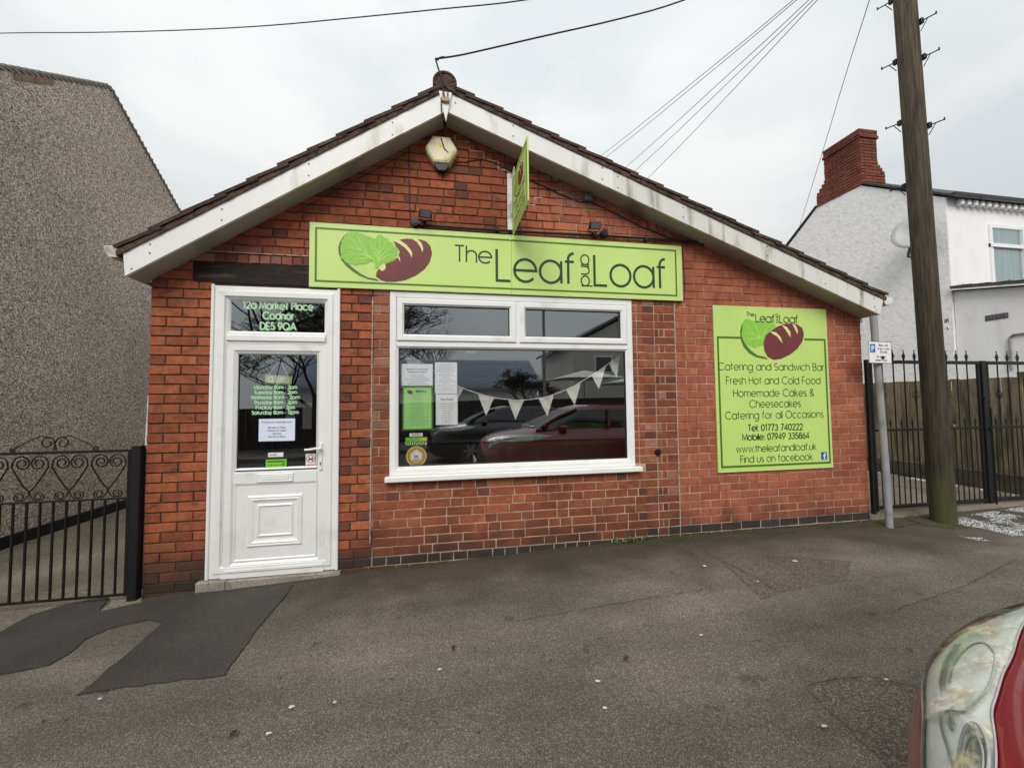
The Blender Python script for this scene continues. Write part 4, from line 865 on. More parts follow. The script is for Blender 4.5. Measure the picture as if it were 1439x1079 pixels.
for x,z in [(1.24,3.03),(1.24,2.48),(1.72,3.033),(1.72,2.478),(2.4,3.033),(2.45,2.478),(2.78,3.033),(3.03,3.0),(3.05,2.5),(3.6,3.033),(3.62,2.478),(4.2,3.033),(4.3,2.478),(4.835,3.03),(4.835,2.48)]: link('screw',me,sg,loc=(x,-.0302,z))
# large information board
bo=thing('information_board','tall lime green board listing the menu, telephone numbers and website','sign',(5.91,-.02,.678))
F2=FAC(-.020)
s=MB(); s.bbox(5.203,6.620,-.020,-.004,.678,2.437,.002); part('panel',s,SGREEN2,bo)
s=MB(); s.ribbon(F2,[(5.517,2.095),(5.245,2.095),(5.245,.735),(6.583,.735),(6.583,2.092),(6.317,2.092)],.022,.0012)
part('border',s,DGREEN,bo)
s=MB(); s.ribbon(F2,[(5.207,.682),(6.616,.682),(6.616,2.433),(5.207,2.433)],.006,.0008,closed=True); part('edge_trim',s,SEDGE,bo)
s=MB(); s.flat(F2,BCRES,.0016); part('crescent',s,DGREEN,bo)
s=MB(); s.flat(F2,BLEAF,.0024,0)
for i,v in enumerate((W1,W2,W3,W4,W5,W6)): s.ribbon(F2,v,.010,.0030+.0001*i,1,w2=.003)
part('lettuce_emblem',s,[LEAFG,LEAFL],bo)
s=MB(); s.flat(F2,BLOAF,.0038,0); s.flat(F2,BSL1,.0044,1); s.flat(F2,BSL2,.0044,1); s.flat(F2,BSL3,.0044,1); part('loaf_emblem',s,[MAROON,CREAM],bo)
s=MB(); stroke_text(s,F2,'The',5.600,2.330,.045,.0045,width=.095,d=.005); stroke_text(s,F2,'Leaf',5.712,2.270,.088,.0078,width=.232,d=.005)
stroke_text(s,Fr((5.963,-.020,2.366),(0,0,-1),(1,0,0)),'and',0,0,.038,.004,width=.095,d=.005); stroke_text(s,F2,'Loaf',6.010,2.270,.088,.0078,width=.232,d=.005)
part('lettering',s,TGREEN,bo)
for tx,x0,x1,z,h,w in (('Catering and Sandwich Bar',5.240,6.556,1.748,.084,.0076),('Fresh Hot and Cold Food',5.330,6.500,1.600,.084,.0076),('Homemade Cakes &',5.410,6.410,1.466,.084,.0076),('Cheesecakes',5.600,6.232,1.350,.084,.0076),('Catering for all Occasions',5.305,6.520,1.230,.084,.0076),
                        ('Tel: 01773 740222',5.572,6.246,1.102,.070,.0108),('Mobile: 07949 335864',5.500,6.324,1.006,.070,.0108),('www.theleafandloaf.uk',5.420,6.408,.880,.078,.0076),('Find us on facebook',5.468,6.356,.772,.078,.0076)):
    s=MB(); stroke_text(s,F2,tx,x0,z-(.0),h*.93,w,width=x1-x0,d=.0015,gap=.175); part('lettering',s,TGREEN,bo)
s=MB(); s.rect(F2,6.468,6.545,.768,.852,.0016,0); s.ribbon(F2,[(6.510,.772),(6.510,.815),(6.514,.832),(6.530,.838)],.013,.0022,1); s.ribbon(F2,[(6.494,.812),(6.528,.812)],.010,.0025,1); part('social_icon',s,[BLUE,WHITE],bo)
s=MB(); s.rect(F2,5.27,6.56,1.255,1.257,.0012); part('seam',s,SEDGE,bo)
for x,z in [(5.215,2.425),(5.6,2.425),(5.9,2.425),(6.608,2.425),(5.215,1.6),(6.608,1.6),(5.215,1.2),(5.215,.69),(5.9,.69),(6.608,.69)]: link('screw',me,bo,loc=(x,-.0202,z))
# projecting sign, seen almost edge-on
pj=thing('projecting_sign','small double-sided lime green sign standing out from the gable above the name board','sign',(3.045,0,3.04))
s=MB(); s.bbox(3.005,3.060,-.012,0,3.085,3.665,.002); s.box(3.050,3.056,-.13,-.012,3.085,3.665); part('bracket',s,WPLAST,pj)
s=MB(); s.bbox(3.038,3.050,-.76,-.10,3.015,3.545,.002); part('panel',s,SGREEN,pj)
for nx,sx in ((3.038,-1),(3.050,1)):
    fp=Fr((nx,-.43,3.28),(0,-1 if sx<0 else 1,0),(0,0,1))
    if fp.N.x*sx<0: fp=Fr((nx,-.43,3.28),(0,1 if sx<0 else -1,0),(0,0,1))
    s=MB(); s.ribbon(fp,[(-.30,-.235),(.30,-.235),(.30,.235),(-.30,.235)],.012,.001,0,closed=True)
    e=lambda cx,cy,a,b,t0=0,t1=360:[(cx+a*math.cos(R(t0+(t1-t0)*i/24)),cy+b*math.sin(R(t0+(t1-t0)*i/24))) for i in range(25)]
    s.ribbon(fp,e(-.02,.10,.20,.105,110,290),.014,.001,0); part('border',s,DGREEN,pj)
    s=MB(); s.flat(fp,e(.07,.10,.105,.085)[:-1],.0016,0); s.ribbon(fp,[(.02,.17),(.07,.13),(.08,.08)],.01,.0022,1); s.ribbon(fp,[(.09,.175),(.13,.14),(.135,.09)],.01,.0022,1); part('loaf_emblem',s,[MAROON,CREAM],pj)
    s=MB(); s.flat(fp,[(-.20+.012*(i%2)+.10+.11*math.cos(i*.45),.12+(.075+.01*(i%2))*math.sin(i*.45)) for i in range(14)],.0014,0); part('lettuce_emblem',s,LEAFG,pj)
    s=MB(); stroke_text(s,fp,'Fresh Hot and',-.24,-.055,.055,.006,width=.48); stroke_text(s,fp,'Cold Food',-.18,-.130,.055,.006,width=.36); stroke_text(s,fp,'Sandwich Bar',-.24,-.205,.055,.006,width=.48); part('lettering',s,TGREEN,pj)
# ================================================================ THINGS FIXED TO THE GABLE
al=thing('alarm_box','cream hexagonal burglar alarm box with a black lamp below, high in the gable','alarm box',(2.375,0,3.62))
FA=FAC(-.02)
hexo=[(2.292,3.925),(2.458,3.925),(2.526,3.810),(2.504,3.750),(2.448,3.665),(2.302,3.665),(2.246,3.750),(2.224,3.810)]
s=MB(); cx,cz=2.375,3.80
pr=[]; 
for t,dd in ((1.0,-.02),(1.0,.035),(.93,.055),(.80,.062)): pr.append([(cx+(x-cx)*t,cz+(z-cz)*t,dd) for x,z in hexo])
P=[FA.p(*q) for rr in pr for q in rr]; n=len(hexo)
s.add(P,[(i*n+k,i*n+(k+1)%n,(i+1)*n+(k+1)%n,(i+1)*n+k) for i in range(3) for k in range(n)]+[tuple(range(3*n,4*n))]); part('cover',s,IVORY,al)
s=MB(); s.poly(FA,[(2.312,3.663),(2.438,3.663),(2.425,3.625),(2.400,3.605),(2.350,3.605),(2.325,3.625)],-.02,.045); part('strobe_lamp',s,BLKPL,al)
s=MB(); 
for i in range(6): 
    a=R(60*i); s.fdisc(FAC(-.0825),2.375+.017*math.cos(a),3.83+.014*math.sin(a),.0075,.0006+.0002*(i%2),8)
s.fdisc(FAC(-.0825),2.375,3.83,.010,.0011,8); s.rect(FAC(-.0825),2.345,2.405,3.842,3.847,.0014); part('badge',s,YELL,al)
s=MB()
for x in (2.300,2.450): s.disc(FAC(-.072),x,3.70,.008,-.01,.003,8)
part('screw',s,BLKPL,al)
s=MB(); s.tube([(2.13,-.025,3.088),(2.6,-.028,3.082),(3.2,-.03,3.085),(3.9,-.028,3.098),(4.6,-.03,3.103),(5.15,-.026,3.104)],.013,8)
for x in (2.2,2.9,3.9,4.45,5.1): s.bbox(x-.02,x+.02,-.045,0,3.075,3.112,.004)
solo('lighting_conduit',s,BLKPL,'thin black conduit running above the long name board','conduit')
def flood(x,z,lab,sgn,rz):
    f=thing('floodlight',lab,'floodlight',(x,-.04,z),group='floodlights above the name board')
    Mx=Matrix.Translation((x,-.10,z))@Matrix.Rotation(R(rz),4,'Z')@Matrix.Rotation(R(22),4,'X')
    s=MB(); s.bbox(-.052,.052,-.025,.03,-.036,.036,.006,0,Mx)
    for i in range(5): s.box(-.046+i*.022,-.040+i*.022,.03,.045,-.03,.03,0,Mx)
    part('housing',s,BLKPL,f)
    s=MB(); s.box(-.044,.044,-.027,-.0252,-.029,.029,0,Mx); part('lens',s,GREYPL,f)
    s=MB(); s.tube([(x-.055,-.10,z),(x-.058,-.06,z-.035),(x,-.04,z-.045),(x+.058,-.06,z-.035),(x+.055,-.10,z)],.005,5); s.tube([(x,-.04,z-.045),(x,-.02,z-.06)],.01,6); part('bracket',s,BLKPL,f)
    return f
flood(2.226,3.160,'small black floodlight above the lettuce emblem end of the name board',1,8)
flood(3.865,3.165,'small black floodlight above the right half of the name board',-1,-8)
def knob(x,z,lab):
    s=MB(); s.disc(FAC(-.05),x,z,.036,-.05,.012,18); s.disc(FAC(-.05),x,z,.024,.012,.020,14); s.tube([(x,-.03,z),(x+.05,-.03,z-.012)],.008,6)
    solo('junction_box',s,BLKPL,lab,'junction box',group='round junction boxes on the conduit')
knob(2.133,3.100,'round black junction box left of the emblem-end floodlight'); knob(3.985,3.122,'round black junction box right of the right-hand floodlight')
s=MB(); s.bbox(3.79,3.875,-.05,0,3.445,3.515,.005); s.bbox(3.80,3.865,-.053,-.049,3.455,3.505,.003)
solo('junction_box',s,GREYPL,'square grey junction box under the right eaves','junction box')
s=MB(); s.tube([(2.40,-.225,4.20),(2.372,-.24,4.16),(2.372,-.24,4.06),(2.40,-.13,3.97),(2.385,-.02,3.93),(2.37,-.085,3.90),(2.40,-.088,3.80),(2.47,-.07,3.735),(2.515,-.01,3.725)],.005,5)
solo('alarm_cable',s,CABLE,'black cable looping from the roof apex down across the alarm box','cable')
def run(pts,lab,r=.005):
    fine=[]; 
    for a,b in zip(pts,pts[1:]):
        for k in range(4): t=k/4; fine.append((a[0]+(b[0]-a[0])*t,-.008,a[1]+(b[1]-a[1])*t+random.uniform(-.004,.004)))
    fine.append((pts[-1][0],-.008,pts[-1][1])); s=MB(); s.tube(fine,r,5); solo('wall_cable',s,CABLE,lab,'cable')
run([(2.515,3.725),(2.60,3.74),(2.75,3.78),(2.85,3.77),(2.95,3.73),(3.1,3.66),(3.35,3.58),(3.55,3.5),(3.75,3.44),(3.84,3.45)],'black cable from the alarm box to the grey junction box')
run([(3.86,3.45),(4.1,3.36),(4.4,3.24),(4.75,3.13),(4.95,3.10)],'black cable from the grey junction box down to the conduit end')
run([(2.10,3.88),(2.08,3.84),(2.075,3.6),(2.08,3.3),(2.09,3.12)],'black cable dropping left of the alarm box to the round junction box')
run([(2.10,3.88),(2.16,3.92),(2.25,3.93)],'short black cable end curling towards the alarm box top')
run([(1.1,3.13),(1.5,3.4),(1.9,3.67),(2.09,3.80)],'thin cable slanting up the left side of the gable',.003)
run([(4.875,3.05),(4.89,2.60),(4.88,2.5),(4.80,2.43),(4.78,2.40)],'thin cable dropping past the right end of the name board',.004)
run([(3.0,3.10),(3.0,3.4),(3.01,3.68)],'thin cable running up beside the projecting sign bracket',.004)
s=MB(); s.bbox(2.375,2.445,-.262,-.240,4.125,4.17,.004); s.tube([(2.39,-.25,4.16),(2.39,-.27,4.20)],.008,6); s.tube([(2.43,-.25,4.16),(2.43,-.27,4.20)],.008,6); solo('cable_bracket',s,[MAT('rusty_cream',(.45,.36,.24),.6,.2,30,dirt=(.12,.05,.02),dscale=30)],'cream and rusty cable bracket on the roof apex','bracket')
# ================================================================ IN THE WINDOWS
def paper(name,x0,x1,z0,z1,mat,label,cat,lines=(),tilt=0,y=.048,group=None,extra=None,ink=INK):
    t=thing(name,label,cat,((x0+x1)/2,y,z0),group=group)
    cx,cz=(x0+x1)/2,(z0+z1)/2
    fr=Fr((cx,y,cz),(math.cos(tilt),0,math.sin(tilt)),(-math.sin(tilt),0,math.cos(tilt)))
    w,h=(x1-x0)/2,(z1-z0)/2
    s=MB(); s.poly(fr,[(-w,-h),(w,-h),(w,h),(-w,h)],0,.0008); part('sheet',s,mat,t)
    if lines:
        s=MB()
        for l in lines:
            tx,v,sz=l[:3]; font_text(s,fr,tx,l[4] if len(l)>4 else 0,v,sz,bold=l[3] if len(l)>3 else 0,d=.0014)
        part('print',s,ink,t)
    if extra: extra(t,fr,w,h)
    return t
def greek(n,w,h,top,seed):   # rows of indistinct small print (marks too small to be words)
    rr=random.Random(seed)
    def f(t,fr,W_,H_):
        s=MB()
        for i in range(n):
            v=top-i*h/n; ww=w*rr.uniform(.35,1)
            u=-ww/2
            while u<ww/2:
                l=rr.uniform(.006,.02); s.rect(fr,u,min(u+l,ww/2),v,v+.0032,.0014); u+=l+.004
        part('print',s,INKG,t)
    return f
paper('notice',2.007,2.290,1.596,1.798,PAPER,'wide white handwritten notice at the window top left, above the green menu','notice',
      [('Allergen & Intolerance',.045,.022,.02),('Information Notice',.018,.022,.02)],extra=greek(6,.24,.10,-.005,3))
paper('notice',2.310,2.517,1.518,1.815,PAPER,'white price list in the window, upper of the two right of the green menu','notice',[],extra=greek(13,.17,.25,.12,5))
paper('notice',2.318,2.520,1.228,1.514,PAPER,'white bread list in the window, lower of the two right of the green menu','notice',[('Hot Food',.085,.03,.02)],extra=greek(9,.15,.19,.05,6))
def menu_x(t,fr,w,h):
    s=MB(); s.ribbon(fr,[(-w+.006,-h+.006),(w-.006,-h+.006),(w-.006,h-.006),(-w+.006,h-.006)],.016,.0013,closed=True); part('border',s,DGREEN,t)
    s=MB(); s.flat(fr,[(-.068+.026*math.cos(i*.4+.3),.150+.019*math.sin(i*.4)) for i in range(15)],.0014); part('loaf_emblem',s,MAROON,t)
    greek(17,.22,.30,.125,9)(t,fr,w,h)
paper('menu',2.012,2.292,1.182,1.590,PGREEN,'bright green menu with a dark border in the left of the window','menu',[('MENU',.145,.035,.02,.03)],extra=menu_x)
paper('sticker',2.078,2.199,1.125,1.157,WHITE,'narrow white sticker under the green menu','sticker',[('RATING',-.007,.020,.02)])
def chk(t,fr,w,h):
    s=MB(); s.rect(fr,-w,w,.0,h,.0013,0); s.rect(fr,.03,w,.005,h-.005,.0017,1)
    for i in range(10):
        for j in range(2): s.rect(fr,-w+i*.0195,-w+i*.0195+.0097,-h+.006+(j)*.013,-h+.006+(j+1)*.013,.0017+.0003*(j),2 if (i+j)%2 else 0) if True else 0
    part('print',s,[GREENP,YELL,WHITE],t)
paper('sticker',2.043,2.238,1.045,1.118,DGREEN,'green and yellow chequered sticker in the lower left of the window','sticker',extra=chk)
t=thing('round_sticker','round yellow and brown sticker with a little house, bottom left of the window','sticker',(2.141,.05,.85)); fr=FAC(.048)
s=MB(); s.disc(fr,2.141,.945,.094,0,.001,28,0); s.fdisc(fr,2.141,.945,.075,.0016,28,1); s.fdisc(fr,2.141,.945,.066,.0020,28,0); s.flat(fr,[(2.095,.905),(2.187,.905),(2.187,.965),(2.141,1.005),(2.095,.965)],.0026,2)
part('sheet',s,[MAT('sticker_gold',(.62,.48,.12),.5,0),BROWNP,WHITE],t); s=MB(); font_text(s,fr,'in',2.141,.925,.06,bold=.02,d=.003); s.rect(fr,2.10,2.182,.908,.916,.003,1); part('print',s,[DGREEN,RED],t)
s=MB(); s.rect(FAC(.06),2.60,2.70,1.905,1.94,.0); solo('paper_slip',s,PAPER,'small white slip at the top of the big pane','paper')
# bunting
bt=thing('bunting','pale triangular bunting on a white cord sagging across the big window','bunting',(3.1,.14,1.27))
cp=[(1.99,1.93),(2.13,1.86),(2.30,1.74),(2.46,1.63),(2.62,1.555),(2.78,1.503),(2.94,1.468),(3.09,1.452),(3.25,1.456),(3.40,1.480),(3.55,1.526),(3.70,1.590),(3.86,1.68),(4.0,1.765),(4.12,1.85),(4.22,1.92)]
s=MB(); s.tube([(x,.14,z) for x,z in cp],.004,5); part('cord',s,WHITE,bt)
def cz_(x):
    for a,b in zip(cp,cp[1:]):
        if a[0]<=x<=b[0]: return a[1]+(b[1]-a[1])*(x-a[0])/(b[0]-a[0])
    return cp[0][1]
for x in (2.10,2.50,2.80,3.10,3.41,3.70,3.98,4.17):
    s=MB(); w=.082; a=(x-w,cz_(max(1.99,x-w))); b=(x+w if x<4.15 else 4.215,cz_(min(4.22,x+w))); c=(x+.01*random.uniform(-1,1),(a[1]+b[1])/2-.20)
    N_=6; P=[];F=[]
    for i in range(N_+1):
        for j in range(N_+1-i):
            u=j/N_; v=i/N_; p=Vector(a)*(1-u-v)+Vector(b)*u+Vector(c)*v
            P.append((p.x,.14+.006*math.sin(u*9+x*5)*(1-v)+.004*math.sin(v*6),p.y))
    k=lambda i,j: sum(N_+1-q for q in range(i))+j
    for i in range(N_):
        for j in range(N_-i):
            F.append((k(i,j),k(i,j+1),k(i+1,j)))
            if j<N_-i-1: F.append((k(i,j+1),k(i+1,j+1),k(i+1,j)))
    s.add(P,F); part('flag',s,FLAG,bt)
# door: hanging CLOSED sign, hours, notices
t=thing('closed_sign','small olive green hanging sign reading CLOSED on the door glass','sign',(.965,.05,1.60))
fr=Fr((.966,.045,1.652),(math.cos(-.075),0,math.sin(-.075)),(-math.sin(-.075),0,math.cos(-.075)))
s=MB(); s.poly(fr,[(-.108,-.036),(.108,-.036),(.108,.036),(-.108,.036)],0,.004); part('board',s,OLIVE,t)
s=MB(); font_text(s,fr,'CLOSED',0,-.022,.062,bold=.015,d=.0046,mi=0,sx=.78); part('lettering',s,WHITE,t)
s=MB(); s.tube([(.885,.045,1.690),(.955,.045,1.80),(.985,.045,1.80),(1.04,.045,1.684)],.0022,4); part('cord',s,WHITE,t)
vy=FAC(.0)
t=thing('opening_hours','pale green vinyl opening hours listed Monday to Saturday on the door glass','lettering',(.96,.011,1.35))
fr=FAC(.0115)
for i,(a,b) in enumerate((('Monday','8am - 2pm'),('Tuesday','8am - 2pm'),('Wednesday','8am - 2pm'),('Thursday','8am - 2pm'),('Friday','8am - 2pm'),('Saturday','8am - 12pm'))):
    z=1.570-i*.0435
    wd_=(.340,.335,.385,.338,.305,.368)[i]
    for tx_,u_,w_ in ((a,.955-wd_/2,wd_*.42),(b,.955-wd_*.035,wd_*.535)):
        s=MB(); stroke_text(s,fr,tx_,u_,z,.029,.0055,width=w_,d=.0014); stroke_text(s,fr,tx_,u_+.003,z-.0025,.029,.0065,width=w_,d=.0003,mi=1); part('lettering',s,[VINYL,VINYLB],t)
t=thing('address_lettering','pale green vinyl address in three lines on the top light above the door','lettering',(.96,.017,2.1)); fr=FAC(.0175)
for tx,z,sz in (('12a Market Place',2.268,.084),('Codnor',2.180,.084),('DE5 9QA',2.087,.080)):
    s=MB(); wd_={'1':.560,'C':.245,'D':.285}[tx[0]]; stroke_text(s,fr,tx,.965-wd_/2,z,.060,.0105,width=wd_,d=.0014,gap=.19); stroke_text(s,fr,tx,.970-wd_/2,z-.005,.060,.0120,width=wd_,d=.0003,mi=1,gap=.19); part('lettering',s,[VINYL,VINYLB],t)
paper('notice',.828,1.115,1.120,1.312,PAPERB,'bluish white temporary opening hours notice taped to the door glass','notice',
      [('Temporary opening hours',.060,.023,.012),('Monday to Friday',.014,.020,.015),('8.30am till 1.30pm',-.012,.020,.015),('Saturday',-.038,.020,.015),('9am till 12.30pm',-.064,.020,.015)],y=.010)
paper('sticker',.905,1.025,.985,1.022,WHITE,'narrow white sticker with a brown mark below the door notice','sticker',[('SCORE',-.007,.018,.02,-.02)],y=.010)
def fhr(t,fr,w,h):
    s=MB(); s.rect(fr,-w+.008,w-.008,-h+.008,h-.008,.0013,0); s.rect(fr,-w+.02,w-.02,.012,.026,.0018,1)
    for i in range(5): s.fdisc(fr,-.058+i*.022,-.014,.007,.0018,8,1)
    s.fdisc(fr,.056,-.010,.014,.0018,14,1); font_text(s,fr,'5',.056,-.017,.020,bold=.03,d=.0024,mi=0); part('print',s,[GREENP,DGREEN],t)
paper('sticker',.880,1.060,.882,.972,BLKPL,'green hygiene rating sticker edged in black at the foot of the door glass','sticker',extra=fhr,y=.010)
def nodog(t,fr,w,h):
    s=MB(); s.ribbon(fr,circ(0,.022,.034)[:-1],.006,.0014,0,closed=True); s.ribbon(fr,[(-.024,.046),(.024,-.002)],.006,.0017,0)
    s.rect(fr,-w+.004,w-.004,-h+.004,-.026,.0014,0); s.flat(fr,[(-.020,.018),(-.010,.026),(.010,.024),(.016,.036),(.022,.030),(.018,.018),(.016,.004),(.010,.004),(.008,.014),(-.008,.014),(-.010,.004),(-.016,.004)],.0021,1)
    font_text(s,fr,'No Dogs',0,-.045,.019,bold=.02,d=.0022,mi=2); part('print',s,[RED,INK,WHITE],t)
paper('sticker',1.205,1.285,.872,1.002,WHITE,'white and red no dogs sticker beside the door handle','sticker',extra=nodog,y=.010)
s=MB(); s.box(.62,.72,1.2,1.202,1.05,1.45); s.box(.80,.90,1.2,1.202,1.15,1.45); solo('poster_pair',s,PAPER,'two dim posters on the wall inside the door','poster')
# a counter inside
ct=thing('shop_counter','dim serving counter inside the shop behind the window','counter',(3.2,1.9,.02))
s=MB(); s.bbox(2.0,5.2,1.6,2.2,.02,.9,.01); part('base',s,INTW,ct); s=MB(); s.bbox(1.95,5.25,1.55,2.25,.905,.94,.01); part('worktop',s,GREYPL,ct)
# ================================================================ LEFT: GATE AND NEIGHBOUR
nh=thing('neighbour_house','house beside the shop with a tall blank pebbledashed gable','house',(-5.5,3,-.3))
FN=Fr((-2.5,0,0),(0,1,0),(0,0,1))
s=MB(); s.poly(FN,[(-.1,-.5),(6.1,-.5),(6.1,4.18),(2.99,6.215),(-.1,4.19)],-5.5,0); part('wall',s,PEBB,nh)
s=MB(); s.bbox(-2.5,-2.475,-.1,6.12,-.5,-.02,.006); part('plinth',s,BLACKM,nh)
rf=MB()
for sgn,(ya,za,yb,zb) in ((1,(-.35,4.04,2.99,6.23)),(-1,(6.35,4.02,2.99,6.23))):
    rf.poly(FN,[(ya,za),(yb,zb-.03),(yb,zb+.0),(ya,za+.03)],-5.5,.012)
rf=part('roof',rf,SLATE,nh)
s=MB(); 
for k in range(44):
    t=k/44; 
    for (ya,za,yb,zb) in ((-.35,4.075,2.99,6.235),(6.35,4.055,2.99,6.235)):
        y=ya+(yb-ya)*t; z=za+(zb-za)*t; dy=(yb-ya)/44; dz=(zb-za)/44
        s.box(-2.66,-2.485,min(y,y+dy),max(y,y+dy),z-.02,z+.020+random.uniform(0,.004))
o=part('verge_slate',s,MAT('verge_cement',(.20,.19,.165),.9,.3,14),rf); o['kind']='stuff'
s=MB()
for i in range(2):
    y_=1.66+i*.235; z_=4.19+(y_+.1)*.655
    s.poly(FN,[(y_,z_-.115),(y_+.225,z_+.147-.115),(y_+.225,z_+.147-.03),(y_,z_-.03)],-.05,.012)
part('brick',s,MAT('verge_clay',(.27,.17,.105),.9,.3,14),nh,'bare orange clay bricks showing under the verge')
bar=MB()
def scroll(cx,cz,r,a0,turns,sg,y,n=26,grow=.0):
    return [(cx+ (r*(1-.62*i/n))*math.cos(R(a0+sg*360*turns*i/n)),y,cz+(r*(1-.62*i/n))*math.sin(R(a0+sg*360*turns*i/n))) for i in range(n+1)]
gt=thing('garden_gate','black wrought iron side gate with heart scrolls above plain bars','gate',(-.60,-.01,-.10))
gy=-.012
s=MB(); s.bbox(-1.155,-.095,gy-.006,gy+.006,1.066,1.086,.002); s.bbox(-1.155,-.095,gy-.006,gy+.006,.690,.704,.002); s.bbox(-1.155,-.095,gy-.006,gy+.006,-.068,-.048,.002)
s.bbox(-.118,-.095,gy-.01,gy+.01,-.07,1.086,.002); s.bbox(-1.178,-1.155,gy-.01,gy+.01,-.07,1.086,.002); part('frame',s,GATEM,gt)
s=MB(); s.bbox(-.0072,.0072,-.007,.007,0,.75,.002); me=s.mesh('bar',GATEM)
for i in range(12): link('bar',me,gt,loc=(-.182-i*.0865,gy,-.055))
h=MB()
w=.118; top=1.055
for sg in (-1,1):
    pts=[(0,gy,.775)]+[(sg*w*t**.8*(1.0),gy,.775+.19*t) for t in (.25,.5,.75,1)]
    pts+=[(sg*(w*.52+w*.48*math.cos(R(a))),gy,.985+.065*math.sin(R(a))) for a in range(20,180,20)]
    pts+=scroll(sg*.052,.995,.046,180 if sg>0 else 0,1.2,1 if sg>0 else -1,gy)[1:]
    h.tube(pts,.0055,5)
    h.tube([(0,gy,.775),(sg*.012,gy,.740),(sg*.035,gy,.712)]+scroll(sg*.062,.738,.036,225 if sg<0 else -45-0,1.3,-1 if sg<0 else 1,gy)[0:],.0045,5)
me=h.mesh('heart_scroll',GATEM)
for i in range(4): link('heart_scroll',me,gt,loc=(-.252-i*.262,0,0))
s=MB()
for sg in (-1,1):
    s.tube([(-.62+sg*.01,gy,1.09)]+scroll(-.62+sg*.05,1.15,.05,200 if sg>0 else -20,1.2,-sg,gy),.0045,5)
    s.tube([(-.62+sg*.02,gy,1.19),(-.62+sg*.10,gy,1.205),(-.62+sg*.18,gy,1.165),(-.62+sg*.26,gy,1.115)],.0045,5)
    s.tube([(-.62+sg*.255,gy,1.09)]+scroll(-.62+sg*.275,1.105,.018,180,1.1,1,gy),.005,5)
part('crest_scroll',s,GATEM,gt)
s=MB(); s.bbox(-.097,-.078,gy-.01,gy+.01,.90,.93,.002); s.bbox(-.097,-.078,gy-.01,gy+.01,.06,.09,.002); part('hinge',s,GATEM,gt)
s=MB(); s.bbox(-.078,-.012,-.05,.016,-.15,1.105,.004); s.bbox(-.080,-.010,-.052,.018,1.105,1.112,.002); solo('gate_post',s,BLACKM,'square black steel gate post against the shop corner','post')
s=MB(); s.bbox(-1.26,-1.19,-.05,.02,-.2,1.105,.004); solo('gate_post',s,BLACKM,'square black steel post at the hinge side of the scrolled garden gate','post')
# ================================================================ RIGHT: DRIVE GATES, FENCE, WHITE HOUSE
def finial(mb,x,y,z,k=1):
    n=6; prof=[(0,.006),(.012,.014),(.02,.006),(.03,.016),(.055,.011),(.085,.0025),(.10,.006),(.108,.001)]
    P=[];F=[]
    for h_,r in prof: P+=[(x+r*k*math.cos(6.283*i/n),y+r*k*math.sin(6.283*i/n),z+h_*k) for i in range(n)]
    for a in range(len(prof)-1): F+=[(a*n+i,a*n+(i+1)%n,(a+1)*n+(i+1)%n,(a+1)*n+i) for i in range(n)]
    mb.add(P,F)
Y_=.2
def leaf(x0,x1,label,base):
    t=thing('drive_gate',label,'gate',((x0+x1)/2,Y_,base),group='pair of black spiked drive gates')
    s=MB(); s.bbox(x0,x1,Y_-.02,Y_+.02,1.855,1.895,.003); s.bbox(x0,x1,Y_-.015,Y_+.015,1.035,1.065,.003); s.bbox(x0,x1,Y_-.02,Y_+.02,base+.02,base+.06,.003)
    s.bbox(x0,x0+.028,Y_-.014,Y_+.014,base,1.895,.003); s.bbox(x1-.028,x1,Y_-.014,Y_+.014,base,1.895,.003); part('frame',s,BLACKM,t)
    pk=MB(); pk.tube([(0,0,0),(0,0,1.885-base)],.0078,6); finial(pk,0,0,1.885-base+.0,1.15); me=pk.mesh('picket',BLACKM)
    dg=MB(); dg.tube([(0,0,0),(0,0,1.08-base)],.0068,6); finial(dg,0,0,1.08-base,.95); me2=dg.mesh('short_picket',BLACKM)
    bk=MB()
    for q in range(4):
        a0=q*math.pi/2; bk.tube([(.035*math.sin(math.pi*i/10)*math.cos(a0+i*.35),.035*math.sin(math.pi*i/10)*math.sin(a0+i*.35),-.055+.11*i/10) for i in range(11)],.0035,4)
    me3=bk.mesh('basket_twist',BLACKM)
    n=max(3,round((x1-x0-.04)/.170)); q=0
    for i in range(1,n):
        x=x0+.022+(x1-x0-.044)*i/n; link('picket',me,t,loc=(x,Y_,base+.02))
        if i%3==1: link('basket_twist',me3,t,loc=(x,Y_,1.468))
    for i in range(n):
        x=x0+.022+(x1-x0-.044)*(i+.5)/n; link('short_picket',me2,t,loc=(x,Y_,base+.02))
    return t
leaf(7.455,9.15,'left leaf of the black spiked drive gates, behind the pole',.095)
lf=leaf(9.27,10.90,'right leaf of the black spiked drive gates, at the frame edge',.10)
s=MB(); s.bbox(7.395,7.437,.18,.22,0,1.90,.004); solo('gate_post',s,BLACKM,'square black post of the drive gate beside the shop wall','post')
s=MB(); s.bbox(9.165,9.235,.17,.23,.105,1.90,.004); s.bbox(9.17,9.20,.12,.15,1.0,1.06,.003); s.tube([(9.21,.14,1.3),(9.21,.14,.06)],.010,6); s.bbox(9.12,9.17,.13,.16,1.42,1.44,.002)
part('meeting_post',s,BLACKM,lf)
fe=thing('board_fence','weathered vertical board fence running back behind the drive gates','fence',(10.2,4,.1))
s=[MB() for _ in range(3)]; ms=[]
for v in range(3):
    b=MB(); hgt=1.38
    b.bbox(-.010,.010,0,.115,0,hgt,.003); ms.append(b.mesh('board',WOODF))
y=.36; i=0
while y<8.5:
    o=link('board',random.choice(ms),fe,loc=(10.2+(.012 if i%2 else 0),y,.33+random.uniform(-.006,.012))); o.rotation_euler=(random.uniform(-.008,.008),0,random.uniform(-.03,.03)); y+=.111+random.uniform(0,.004); i+=1
